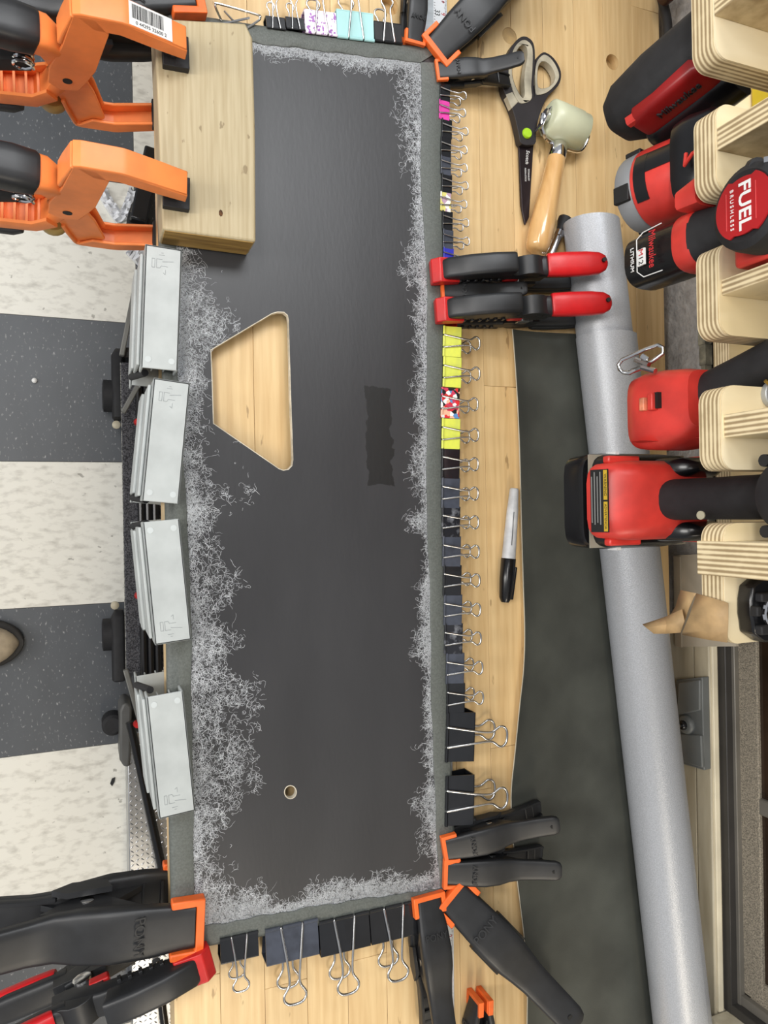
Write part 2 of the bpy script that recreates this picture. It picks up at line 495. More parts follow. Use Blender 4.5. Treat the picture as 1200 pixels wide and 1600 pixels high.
MB().box((XP + 0.018, (ym + yb) / 2, ZB + 0.40), (0.004, abs(yb - ym) - 0.01, 0.65)).build('pane', M_pane, win, world=True)
MB().box((XP + 0.035, yc, ZB + 0.40), (0.01, wy, 0.75)).build('backing', M_dark, win, world=True)

# ------------------------------------------------------------------ workbench: staves laid along the bench, dog holes
XF = W(258, 800, 0).x
XBK = 0.697
bench = empty('workbench', ((XF + XBK) / 2, 0, 0), 'long butcher-block workbench of pale maple staves under everything', 'workbench')
holes = [W(796, 56), W(957, 97), W(609, 9)]
ncol = 14
cw = (XBK - XF) / ncol
pm = {}
cut = []
for c in range(ncol):
    y = -1.1 - rnd.uniform(0, 0.4)
    while y < 1.1:
        l = rnd.choice((0.42, 0.55, 0.68, 0.8))
        x0 = XF + c * cw
        y1 = min(y + l, 1.12); y0 = max(y, -1.12)
        if y1 - y0 > 0.02:
            hit = [h for h in holes if x0 - 0.012 < h.x < x0 + cw + 0.012 and y0 < h.y < y1]
            b = MB()
            b.box((0, 0, 0), (cw - 0.0003, y1 - y0 - 0.0003, 0.045))
            o = b.build('plank', M_wood, bench, bevel=0.0003, smooth=30, segs=1)
            o.location = V((x0 + cw / 2, (y0 + y1) / 2, ZB - 0.0225)) - bench.location
            for h in hit: cut.append((o, h))
        y += l
for o, h in cut:
    cb = MB().lathe([(0.0098, -0.1), (0.0098, 0.1)], 24, Matrix.Translation((h.x, h.y, ZB))).build('cutter', M_dark, None, smooth=0)
    bm_ = o.modifiers.new('hole', 'BOOLEAN'); bm_.object = cb; bm_.operation = 'DIFFERENCE'; bm_.solver = 'EXACT'
    bpy.context.view_layer.update()
    me = bpy.data.meshes.new_from_object(o.evaluated_get(bpy.context.evaluated_depsgraph_get()))
    o.modifiers.clear(); o.data = me
    bpy.data.objects.remove(cb)
# plugs sitting in the holes, a little below the top
for k, (h, dz) in enumerate(zip(holes, (0.0006, 0.012, 0.010))):
    MB().lathe([(0.0096, -0.03), (0.0096, -dz)], 24, Matrix.Translation((h.x, h.y, ZB))).build('hole_plug', mat('plug_wood', (186, 154, 104), 0.6, var=0.1, scale=60), bench, world=True)
for y in (-1.06, 1.06):
    for x in (XF + 0.12, XBK - 0.05):
        MB().box((x, y, (ZB - 0.045) / 2), (0.07, 0.07, ZB - 0.045)).build('leg', M_wood, bench, bevel=0.003, world=True)

# aluminium track with the measuring tape stuck on it
track = empty('measuring_tape_track', W(690, 800, 0), 'aluminium track with printed inch tape running under the black panel', 'ruler')
ta, tb = W(678.5, 0, 0.0), W(690, 1600, 0.0)
d = (tb - ta).normalized()
Mt = frame(ta, d)
Lt = (tb - ta).length
def tl(px, py):      # picture spot to along/across the tape
    p = Mt.inverted() @ W(px, py, 0.001)
    return p.x, p.y
a0 = -0.25
MB().box((Lt / 2, 0, 0.0012), (Lt + 0.5, 0.030, 0.0024), Mt).build('track', mat('brushed_aluminium', (196, 202, 206), 0.35, metal=0.7, var=0.04, stretch=(0.2, 8, 1)), track, bevel=0.0004, world=True)
MB().box((Lt / 2, 0.0058, 0.0026), (Lt + 0.5, 0.0165, 0.0004), Mt).build('tape', mat('white_tape', (226, 229, 232), 0.4, var=0.02), track, world=True)
s73, s33 = tl(697, 1427)[0], tl(677, 20)[0]
inch = (s73 - s33) / 40.0
tk = MB(); tkr = MB()
def wr(body, s, off, size, m):
    text(body, size, m, track, Mt @ Matrix.Translation((s, off, 0.003)), 0.0001, 'numeral', squash=0.8)
for n in list(range(31, 36)) + list(range(71, 79)):
    s = s73 + (n - 73) * inch
    e = s + inch * 0.45
    for q in range(16):
        ll = 0.0058 if q == 0 else (0.004 if q % 8 == 0 else 0.0028 if q % 4 == 0 else 0.0018)
        xx = e + q * inch / 16
        tk.box((xx, 0.0136 - ll / 2, 0.00295), (0.0003, ll, 0.0002), Mt)
        if q % 2 == 0: tk.box((xx, -0.0020 + 0.0009, 0.00295), (0.0003, 0.0018, 0.0002), Mt)
    wr(str(n), s, 0.0022, 0.0088, M_ink)
    if n % 12:
        wr(str(n % 12), s, 0.0094, 0.0078, M_redink)
    wr(str(n // 12) + 'F', s + inch * 0.45, 0.0094, 0.004, M_redink)
tk.build('tick_marks', M_ink, track, world=True, smooth=0, kind='stuff')
# ------------------------------------------------------------------ black panel wrapped in grey vinyl
HB = 0.020                       # top of the panel above the bench
outer = [(262, 18), (300, 25), (415, 43), (476, 54), (582, 66), (640, 72), (690, 77), (694, 100), (691, 160), (690, 260), (692, 400), (693, 500), (691, 600), (690, 700), (693, 850),
         (697, 1000), (701, 1130), (705, 1220), (710, 1330), (713, 1385), (700, 1403), (649, 1413), (560, 1432), (480, 1448), (401, 1463), (306, 1480), (290, 1474), (272, 1450), (269, 1350), (266, 1200),
         (263, 1000), (261, 790), (256, 590), (250, 380), (246, 200)]
inner = [(283, 60), (397, 67), (480, 77), (570, 88), (657, 98), (659, 160), (657, 230), (660, 320), (665, 400), (668, 500), (667, 600), (666, 700), (667, 780), (670, 880),
         (673, 1000), (675, 1120), (678, 1220), (684, 1330), (688, 1387), (648, 1394), (570, 1404), (492, 1416), (410, 1431), (322, 1447), (305, 1447), (303, 1350), (301, 1200),
         (299, 1000), (293, 800), (283, 690), (278, 590), (274, 400), (270, 200)]
PO, PI_ = wpoly(outer, HB), wpoly(inner, HB)
hole1 = [(329, 546), (425, 489), (434, 486.5), (444, 487), (450, 492), (451.5, 501), (455, 620), (458.5, 718), (457, 728), (451, 734), (443, 735.5), (436, 733), (333, 662), (331, 600)]
hole2 = [(454 + 10 * math.cos(t * PI / 10), 1238 + 11 * math.sin(t * PI / 10)) for t in range(20)]
panel = empty('upholstered_panel', W(480, 780, 0), 'long black panel with glued grey vinyl edges clamped on the bench', 'panel')
zt = ZB + HB
H1, H2 = wpoly(hole1, HB), wpoly(hole2, HB)
brd = MB().prism(PO, zt - 0.0068, zt - 0.0006, holes=(H1, H2)).build('board', M_board, panel, world=True, smooth=30)
# pale raw edge round the cut-outs
for hp in (H1, H2):
    n = len(hp)
    c = V((sum(p[0] for p in hp) / n, sum(p[1] for p in hp) / n))
    inn = [tuple(c + (V(p) - c) * (1 - 0.0009 / max((V(p) - c).length, 0.004))) for p in hp]
    MB().prism(hp, zt - 0.0066, zt - 0.0004, holes=(inn,)).build('raw_edge', mat('raw_hardboard', (196, 188, 170), 0.8, var=0.1, scale=80), panel, world=True)
def strip(io, ii, name='vinyl_flap'):
    """one turned-over flap: outer points there, inner points back, swelling slightly and rolling down at the outer edge"""
    a = [V((*W(*outer[i], HB)[:2], 0)) for i in io]
    b = [V((*W(*inner[i], HB)[:2], 0)) for i in ii]
    n = 60
    def samp(pl, t):
        ls = [(pl[i + 1] - pl[i]).length for i in range(len(pl) - 1)]
        s = t * sum(ls)
        for i, l in enumerate(ls):
            if s <= l or i == len(ls) - 1:
                return pl[i].lerp(pl[i + 1], min(1, s / l))
            s -= l
    rows = []
    for k in range(n + 1):
        t = k / n
        p, q = samp(a, t), samp(b, t)
        dd = (p - q).normalized()
        wob = 0.0006 * math.sin(t * 31) + 0.0005 * math.sin(t * 71 + 1)
        prof = [(p + dd * 0.0012, -0.0070), (p + dd * 0.0022, -0.0035), (p + dd * 0.0012, 0.0000), (p.lerp(q, 0.12), 0.0014), (p.lerp(q, 0.5), 0.0012 + abs(wob)), (p.lerp(q, 0.92), 0.0011), (q + dd * wob, 0.0006), (q + dd * wob, -0.0006), (p.lerp(q, 0.5), -0.0006), (p, -0.0060)]
        rows.append([V((c.x, c.y, zt + z)) for c, z in prof])
    MB().rings(rows).build(name, M_vinyl, panel, world=True, smooth=60)
strip(range(0, 7), range(0, 5))
strip(range(7, 20), range(4, 19))
strip(range(20, 27), range(18, 25))
strip([27, 28, 29, 30, 31, 32, 33, 34, 0], [24, 25, 26, 27, 28, 29, 30, 31, 32, 0])
MB().prism([tuple(V(p) + (V((0.25, -0.05)) - V(p)).normalized() * 0.0015) for p in PO], zt - 0.0082, zt - 0.0070, holes=(H1, H2)).build('vinyl_face', M_vinyl, panel, world=True)
# spacer battens that hold the panel off the bench
for (p0, p1) in (((560, 130), (610, 1330)), ((320, 760), (345, 1390))):
    a, b = W(*p0), W(*p1)
    MB().box(((b - a).length / 2, 0, 0.0057), ((b - a).length, 0.02, 0.0114), frame(a, b - a)).build('spacer', M_pine, panel, world=True)

# webs of dried glue: thousands of stray threads, one object
gl = MB()
from mathutils.noise import noise as mnoise
def thread(x, y, ang, n, step, w):
    pts = []
    curv = rnd.uniform(-0.9, 0.9)
    for k in range(n + 1):
        pts.append((x, y, ang))
        x += step * math.cos(ang); y += step * math.sin(ang)
        curv = curv * 0.8 + rnd.uniform(-0.55, 0.55)
        ang += curv
    vs, fs = [], []
    for k, (px, py, a) in enumerate(pts):
        ww = w * (0.35 if k in (0, n) else 1.0)
        vs += [(px - math.sin(a) * ww, py + math.cos(a) * ww, zt - 0.0003), (px + math.sin(a) * ww, py - math.cos(a) * ww, zt - 0.0003)]
        if k: fs.append((2 * k - 2, 2 * k - 1, 2 * k + 1, 2 * k))
    gl.add(vs, fs)
def inside(p, poly):
    r = False
    j = len(poly) - 1
    for i in range(len(poly)):
        xi, yi = poly[i]; xj, yj = poly[j]
        if (yi > p[1]) != (yj > p[1]) and p[0] < (xj - xi) * (p[1] - yi) / (yj - yi) + xi: r = not r
        j = i
    return r
def clump(s, seed):
    return 0.5 + 0.5 * (0.5 * math.sin(s * 38 + seed) + 0.3 * math.sin(s * 91 + seed * 2.1) + 0.2 * math.sin(s * 213 + seed * 3.7))
def glue(edge, depth, count, seed, inn, pw=1.0):
    pl = [V(W(*inner[i], HB)[:2]) for i in edge]
    ls = [(pl[i + 1] - pl[i]).length for i in range(len(pl) - 1)]
    tot = sum(ls)
    for _ in range(count):
        s = rnd.uniform(0, tot); s0 = s
        for i, l in enumerate(ls):
            if s <= l or i == len(ls) - 1: break
            s -= l
        e = (pl[i + 1] - pl[i]).normalized()
        nrm = V((e.y, -e.x)) * inn
        dd = depth(s0 / tot)
        u = rnd.random() ** pw
        p = pl[i] + e * s + nrm * (dd * 1.0 * u)
        q = V((p.x, p.y, seed))
        dens = 0.55 + 0.9 * mnoise(q * 22) + 0.55 * mnoise(q * 75 + V((3, 1, 0))) + 0.65 * (1 - u) ** 2 - 1.0 * u
        if rnd.random() > dens: continue
        if inside(p, H1) or inside(p, H2) or not inside(p, PI_): continue
        k = rnd.choice((4, 5, 6, 8, 11))
        thread(p.x, p.y, rnd.uniform(0, 2 * PI), k, rnd.uniform(0.0006, 0.0015), rnd.uniform(0.00004, 0.00012))
glue(range(0, 5), lambda t: 0.010 + 0.020 * t + 0.01 * (t > 0.25) * (t < 0.4), 6000, 1.0, 1, 1.5)
glue(range(4, 19), lambda t: 0.040 - 0.014 * min(1, t * 1.6), 15000, 2.3, 1, 1.6)
glue(range(18, 24), lambda t: 0.026 + 0.028 * t * t, 9000, 4.0, 1, 1.5)
glue(range(24, 33), lambda t: 0.070 - 0.012 * t, 26000, 5.2, 1, 1.25)
gl.build('glue_threads', mat('dried_glue', (222, 226, 230), 0.5, var=0.06, scale=60), panel, world=True, smooth=0, kind='stuff')

# ------------------------------------------------------------------ pine block under the orange clamps
blk = empty('pine_block', W(325, 210, HB), 'thick rough-sawn pine block under two orange clamps', 'wood block')
hb = 0.038
top = [(241, 28), (384, 36), (395, 60), (399, 200), (400, 378), (254, 358)]
tp = wpoly(top, HB + hb + 0.0015)
MB().prism(tp, ZB + HB + 0.0016, ZB + HB + 0.0016 + hb).build('block', M_pine, blk, world=True, bevel=0.0022, segs=3)
a, b = V(tp[4]), V(tp[5])
mid = V((*((a + b) / 2), ZB + HB + 0.0016 + hb / 2)); dx = V((*(a - b), 0))
MB().box((0, 0, 0), (dx.length - 0.004, 0.0012, hb - 0.004), frame(mid, dx)).build('end_grain', M_pine_end, blk, world=True, bevel=0.0004)
kp = W(345, 333, HB + hb + 0.0016)
MB().lathe([(0.0030, -0.0008), (0.0027, 0.0002), (0.001, 0.0003)], 7, Matrix.Translation(kp) @ Matrix.Diagonal((0.7, 1.2, 1, 1))).build('knot', mat('knot', (70, 44, 20), 0.8, var=0.4, scale=300, bump=0.6), blk, world=True)

# ------------------------------------------------------------------ binder clips
def pattern_mat(name, kind):
    m = bpy.data.materials.new(name); m.use_nodes = True
    nt = m.node_tree; b = nt.nodes['Principled BSDF']; N, L = nt.nodes.new, nt.links.new
    b.inputs['Roughness'].default_value = 0.3
    tc = N('ShaderNodeTexCoord')
    vo = N('ShaderNodeTexVoronoi'); vo.inputs['Scale'].default_value = {'floral': 230, 'purple': 120, 'pale': 150}[kind]
    L(tc.outputs['Object'], vo.inputs['Vector'])
    rp = N('ShaderNodeValToRGB'); rp.color_ramp.interpolation = 'CONSTANT'
    e = rp.color_ramp.elements
    if kind == 'purple':
        wv = N('ShaderNodeTexNoise'); wv.inputs['Scale'].default_value = 420; wv.inputs['Detail'].default_value = 0.5
        L(tc.outputs['Object'], wv.inputs['Vector'])
        mu = N('ShaderNodeMath'); mu.operation = 'MULTIPLY_ADD'; mu.inputs[1].default_value = 0.55
        L(vo.outputs['Distance'], mu.inputs[0]); L(wv.outputs[0], mu.inputs[2])
        e[0].position = 0; e[0].color = (*lin((150, 92, 170)), 1); e[1].position = 0.66; e[1].color = (*lin((236, 226, 238)), 1)
        L(mu.outputs[0], rp.inputs[0])
    else:
        sp = N('ShaderNodeSeparateColor'); L(vo.outputs['Color'], sp.inputs[0])
        cols = [(214, 44, 48), (26, 24, 28), (92, 140, 190), (240, 240, 236), (236, 180, 150), (200, 60, 90)] if kind == 'floral' else [(242, 238, 230), (214, 206, 120), (240, 236, 232), (180, 150, 170), (238, 234, 226)]
        e[0].position = 0; e[0].color = (*lin(cols[0]), 1); e[1].position = 1 / len(cols); e[1].color = (*lin(cols[1]), 1)
        for k in range(2, len(cols)):
            q = e.new(k / len(cols)); q.color = (*lin(cols[k]), 1)
        L(sp.outputs[0], rp.inputs[0])
    L(rp.outputs[0], b.inputs['Base Color'])
    return m
CM = {'black': M_clip, 'pink': mat('pink_clip', (214, 62, 158), 0.3, var=0.05), 'blue': mat('blue_clip', (44, 48, 178), 0.3, var=0.05), 'yellow': mat('yellow_clip', (216, 222, 84), 0.35, c2=(200, 208, 90), scale=90),
      'teal': mat('pale_teal_clip', (166, 212, 212), 0.35, var=0.03), 'floral': pattern_mat('floral_clip', 'floral'), 'purple': pattern_mat('purple_leaf_clip', 'purple'), 'pale': pattern_mat('pale_print_clip', 'pale'),
      'worn': mat('worn_black_clip', (34, 35, 40), 0.22, c2=(120, 122, 128), scale=120, fac=(0.30, 0.5), coat=0.3), 'grey': mat('dark_grey_clip', (62, 66, 76), 0.25, var=0.12, scale=60, coat=0.4)}
def make_clip(L, D, out, col, wire=0.0009, hrise=0.30):
    """mouth at x=0 gripping the panel edge, spine at x=D, length L along y, wire levers reaching x=out"""
    r = empty('binder_clip')
    g, s = 0.0052, min(D * 0.44, 0.0118)
    t = 0.0005
    bd = MB()
    for sg in (1, -1):
        bd.prism([(0, sg * g), (D, sg * s), (D, sg * (s - t * 2)), (0, sg * (g - t * 1.5))], -L / 2, L / 2, 'xz')
    bd.prism([(D - t * 2, -s), (D, -s), (D + t, 0), (D, s), (D - t * 2, s)], -L / 2, L / 2, 'xz')
    bd.build('body', CM[col], r, smooth=30)
    a = L * 0.20
    for sg in (1, -1):
        for (y0, y1) in ((-L / 2, -a - wire), (-a + wire, a - wire), (a + wire, L / 2)):
            MB().tube([(0, y0, sg * (g + 0.0006)), (0, y1, sg * (g + 0.0006))], 0.0013 * min(1.5, L / 0.032), 8).build('hinge_roll', CM[col], r)
        e = out - L * 0.12
        def P(f, y):
            x = f * out
            if sg < 0:
                return (x, y, -(g + 0.0012 + (s - g) * min(1, x / D)) + max(0, x - D) * 0.10)
            return (x, y, g + 0.0011 + (s - g) * min(1, x / D) + max(0, x - D) * 0.10 + x * 0.02)
        w0 = L * 0.20
        pts = [P(0, a * 1.0), P(0.05, a), P(0.45, a * 0.62), P(0.66, a * 0.48), P(0.76, a * 0.55), P(0.87, w0 * 1.02), P(0.95, w0 * 0.95), P(1.0, w0 * 0.45)]
        pts = pts + [(p[0], -p[1], p[2]) for p in reversed(pts)]
        MB().tube(smoothpath(pts, 4), wire, 8).build('lever', M_steel, r, smooth=60)
    return r
CLIPS = {}
def clip(mx, my, ang_px, L, D, out, col, label, group, bx=0.0):
    """mouth centre in the picture, picture direction of the spine"""
    key = (round(L, 4), round(D, 4), round(out, 4), col)
    if key not in CLIPS:
        r = make_clip(L, D, out, col, 0.0008 if L < 0.03 else 0.00105 if L < 0.045 else 0.0014)
        CLIPS[key] = r
    else:
        r = copy_tree(CLIPS[key])
    p = W(mx, my, HB - 0.003)
    ma = ang_px - PI / 2                     # picture direction of the mouth line
    q = W(mx + 30 * math.cos(ma), my + 30 * math.sin(ma), HB - 0.003)
    md = q - p
    put(r, p, V((md.y, -md.x, 0)))
    tag(r, label, 'binder clip', group)
    return r
s_ = 0.000735
small = 'small binder clips on the right edge'
R = [(684.5, 147, 'black', 'small black binder clip directly above the pink clip'), (683.5, 174, 'pink', 'small bright pink binder clip on the panel edge'),
     (687.5, 203, 'black', 'small black binder clip directly below the pink clip'), (686, 232, 'black', 'small black binder clip, second below the pink clip'),
     (686, 260, 'grey', 'small dark binder clip, third below the pink clip'), (687.5, 288, 'black', 'small black binder clip directly above the pale printed clip'),
     (685.5, 317, 'pale', 'small white and yellow printed binder clip'), (688.5, 346, 'black', 'small black binder clip directly below the pale printed clip'),
     (689.5, 375, 'grey', 'small dark binder clip directly above the blue clip'), (690, 403, 'blue', 'small blue binder clip half hidden by a red-handled clamp')]
for x, y, c, l in R:
    clip(x, y, math.radians(1), 28.2 * s_, 16.5 * s_, 41 * s_, c, l, small)
mids = 'medium binder clips on the right edge'
Rm = [(690, 534.5, 'yellow', 'topmost yellow binder clip, just below the red-handled clamps'), (690, 582, 'yellow', 'yellow binder clip directly above the floral clip'), (687, 630, 'floral', 'binder clip with red and blue flower print'),
      (688, 678, 'yellow', 'yellow binder clip directly below the floral clip'), (687.5, 724, 'black', 'glossy black binder clip directly below the last yellow clip'), (687.5, 770, 'grey', 'medium dark binder clip, second below the yellow clips'),
      (688, 815, 'worn', 'scuffed binder clip beside the upper half of the marker'), (689, 861, 'grey', 'medium dark binder clip directly below the scuffed clip'), (690, 906, 'black', 'medium black binder clip beside the marker cap'),
      (691, 952, 'grey', 'medium dark binder clip just past the marker cap'), (692, 997, 'worn', 'speckled binder clip, third above the large black clips'), (694.5, 1043, 'grey', 'medium shiny binder clip, second above the large black clips'),
      (695.5, 1090, 'black', 'medium black binder clip directly above the large black clips')]
for x, y, c, l in Rm:
    clip(x, y, math.radians(1.2), 45.2 * s_, 27 * s_, 55 * s_, c, l, mids)
clip(695, 1150, math.radians(2), 0.0535, 0.031, 0.068, 'black', 'large black binder clip on the right edge, upper of two', 'large binder clips')
clip(694, 1249, math.radians(1), 0.0545, 0.031, 0.069, 'black', 'large black binder clip on the right edge, lower of two', 'large binder clips')
dn = math.radians(90 - 12.5)
clip(372, 1457, dn, 0.037, 0.022, 0.049, 'black', 'medium black binder clip at the lower left panel edge', 'lower edge binder clips')
clip(453.5, 1441, dn, 0.054, 0.032, 0.071, 'grey', 'large shiny binder clip on the lower edge, leftmost of three', 'lower edge binder clips')
clip(535, 1429, dn, 0.054, 0.032, 0.071, 'black', 'large black binder clip on the lower edge, middle of three', 'lower edge binder clips')
clip(611.5, 1412, dn, 0.054, 0.032, 0.071, 'black', 'large black binder clip on the lower edge, rightmost of three', 'lower edge binder clips')
up = math.radians(-90 + 7)
clip(430, 50, up, 0.0195, 0.012, 0.032, 'black', 'small black binder clip on the upper edge, left one', 'upper edge binder clips')
clip(460.5, 51, up, 0.0195, 0.012, 0.032, 'black', 'small black binder clip on the upper edge, beside the purple one', 'upper edge binder clips')
clip(500, 58, up, 0.034, 0.021, 0.043, 'purple', 'white binder clip printed with purple leaves', 'upper edge binder clips')
clip(553.5, 65.5, up, 0.041, 0.025, 0.052, 'teal', 'pale teal binder clip on the upper edge', 'upper edge binder clips')
clip(604.5, 70.5, up, 0.0315, 0.019, 0.042, 'black', 'black binder clip on the upper edge right of the teal one', 'upper edge binder clips')

# bent steel wire stand-off at the upper edge
wr_ = empty('wire_clip', W(370, 30, 0.02), 'bent steel wire clip beside the pine block', 'wire clip')
wp = [(329, 41, .024), (358, 35, .026), (388, 28.5, .028), (389, 28, .030)]
MB().tube([W(*p) for p in wp], 0.0011, 8).build('wire', M_steel, wr_, world=True)
wp = [(377, 50, .022), (404, 32, .024), (405.5, 27, .025), (402, 23, .026), (342, 6, .03), (337, 7, .03), (337, 12, .029), (346, 32, .022)]
MB().tube(smoothpath([W(*p) for p in wp], 4), 0.0011, 8).build('wire', M_steel, wr_, world=True)
MB().tube([W(351, 18, .014), W(364, 32, .022)], 0.0011, 8).build('wire', M_steel, wr_, world=True)
# ------------------------------------------------------------------ spring clamps with orange tips
M_emboss = mat('embossed_black', (44, 45, 47), 0.42, var=0.05)
def make_spring(L, g, hs, letters=True):
    """tips at x=0, handles at x=L; g jaw gap, hs half distance of the handle ends"""
    r = empty('spring_clamp')
    prof = [(0.012, 0.032, .088, .022), (0.06, 0.036, .092, .028), (0.2, 0.072, .106, .034), (0.34, 0.100, .112, .038), (0.46, 0.106, .108, .038), (0.56, 0.094, .096, .034), (0.66, None, .086, .030), (0.82, None, .083, .028), (0.95, None, .080, .026), (0.985, None, .068, .022), (1.0, None, .045, .014)]
    arms = {}
    for sg in (1, -1):
        pts = []
        for x, z, hw, ht in prof:
            if z is None:
                f = (x - 0.5) / 0.5
                z_ = hs * f + (0.094 * L) * (1 - f) ** 2
            else:
                z_ = z * L + g / 2 * max(0, 1 - x / 0.5)
            pts.append((x * L, sg * z_, hw * L, ht * L))
        m = MB().arm(pts, 16, 5.0)
        # side cheeks that carry the pivot
        for y in (1, -1):
            yy = sorted((y * 0.062 * L, y * 0.088 * L)) if sg > 0 else sorted((y * 0.035 * L, y * 0.060 * L))
            ch = [(0.16, 0.06), (0.30, 0.085), (0.52, 0.09), (0.62, 0.07), (0.50, -0.03), (0.44, -0.045), (0.38, -0.03)]
            m.prism([(x * L, sg * (z * L + g / 2 * max(0, 1 - x / 0.5) * (z > 0))) for x, z in ch], yy[0], yy[1], 'xz')
        if sg < 0:          # ribs inside the lower arm
            for x in (0.12, 0.2, 0.72, 0.82, 0.90):
                zz = [p for p in pts if p[0] >= x * L][0][1]
                m.box((x * L, 0, zz + 0.028 * L), (0.012 * L, 0.13 * L, 0.03 * L))
            for y in (1, -1):
                a_ = [(p[0], p[1] + 0.030 * L, 0.012 * L, 0.022 * L, y * (p[2] - 0.012 * L)) for p in pts[5:10]]
                m.arm(a_, 8, 4.0)
        if sg < 0:
            for y in (1, -1):
                m.prism([(0.34 * L, -0.02 * L), (0.52 * L, -0.005 * L), (0.58 * L, -0.05 * L), (0.50 * L, -0.10 * L), (0.36 * L, -0.09 * L)], *sorted((y * 0.100 * L, y * 0.124 * L)), 'xz')
        arms[sg] = m.build('upper_arm' if sg > 0 else 'lower_arm', M_black, r, smooth=50)
        # orange U-shaped tip
        U = [(-.022, -.122), (-.022, .122), (.115, .122), (.115, .092), (.012, .092), (.012, -.092), (.115, -.092), (.115, -.122)]
        z0, z1 = sorted((sg * (g / 2 + 0.001), sg * (g / 2 + 0.060 * L)))
        j = MB().prism([(x * L, y * L) for x, y in U], z0, z1)
        z0, z1 = sorted((sg * g / 2, sg * (g / 2 + 0.012 * L)))
        j.prism([(-.015 * L, -.11 * L), (.10 * L, -.11 * L), (.10 * L, .11 * L), (-.015 * L, .11 * L)], z0, z1)
        j.build('jaw_tip', M_orange_tip, r, bevel=0.006 * L)
    if letters:
        M = Matrix.Translation((0.24 * L, 0, 0.127 * L + g / 2 * 0.52)) @ Matrix.Rotation(math.radians(-11), 4, 'Y') @ Matrix.Rotation(PI / 2, 4, 'Z')
        text('PONY', 0.062 * L, M_emboss, r, gm(r) @ M, 0.0004, 'embossed_lettering')
    sp = [(0.44 * L + 0.045 * L * math.cos(t * 0.7), -0.05 * L + 0.0042 * L * t, 0.045 * L * math.sin(t * 0.7)) for t in range(24)]
    MB().tube(sp, 0.008 * L, 6).build('spring', M_steel, r)
    MB().lathe([(0.022 * L, -0.092 * L), (0.028 * L, -0.09 * L), (0.028 * L, 0.09 * L), (0.022 * L, 0.092 * L)], 14, Matrix.Translation((0.44 * L, 0, 0)) @ Matrix.Rotation(PI / 2, 4, 'X')).build('pivot_pin', M_steel, r)
    zz = hs + 0.030 * L
    MB().lathe([(0.016 * L, 0), (0.016 * L, 0.006 * L)], 12, Matrix.Translation((0.93 * L, 0, hs * 0.86 + 0.0245 * L))).build('hanging_hole', M_ink, r)
    return r
def spring(jaw, tail, L, g, hs, label, pitch=0.0, h=HB - 0.0035, ht=None, group='spring clamps with orange tips', roll=0.0, src=None):
    p, q = W(*jaw, h), W(*tail, h + 0.03 if ht is None else ht)
    d = V((q.x - p.x, q.y - p.y, 0)).normalized()
    d = (d + V((0, 0, math.tan(math.radians(pitch))))).normalized()
    r = src if src is not None else make_spring(L, g, hs)
    z = Matrix.Rotation(math.radians(roll), 3, d) @ V((0, 0, 1))
    put(r, p, d, z)
    tag(r, label, 'clamp', group)
    return r
k1 = spring((691, 1322), (860, 1282), 0.130, 0.0105, 0.025, 'black spring clamp below the large binder clips, upper of a pair', 8.5)
k2 = spring((692, 1359), (864, 1353), 0.130, 0.0105, 0.021, 'black spring clamp below the large binder clips, lower of a pair', 8.5, src=copy_tree(k1))
k3 = spring((699, 1392), (880, 1579), 0.198, 0.0105, 0.032, 'big black spring clamp at the lower right panel corner pointing right', 8.5)
k4 = spring((663, 1397), (692, 1597), 0.152, 0.0105, 0.0245, 'black spring clamp gripping the lower panel edge over the tape', 7.0)
k5 = spring((676, 86), (800, -36), 0.170, 0.0105, 0.038, 'big black spring clamp at the upper right panel corner', 12.0)
k6 = spring((681, 117), (801, 101), 0.094, 0.0105, 0.025, 'small black spring clamp reaching over the scissors handle', 13.0)
k7 = spring((643, 72), (663, -60), 0.098, 0.0105, 0.017, 'small black spring clamp on the upper edge beside the tape', 6.5)
k8 = spring((688, 456), (812, 450), 0.096, 0.0105, 0.018, 'small black spring clamp between the two red-handled clamps', 8.0)
k9 = spring((301, 1413), (-90, 1505), 0.225, 0.068, 0.048, 'big black clamp with orange tip at the lower left corner', 0.0, h=HB - 0.033, ht=HB)
k10 = spring((296, 22), (-60, -28), 0.235, 0.068, 0.045, 'big black clamp above the orange ones at the upper left', 0.0, h=HB - 0.033, ht=HB)
# loose one lying on its side on the bench
k11 = spring((750, 1557), (746, 1680), 0.120, 0.004, 0.03, 'small black spring clamp lying on its side at the bottom frame edge', 0.0, h=0.0145, ht=0.0145, roll=90)

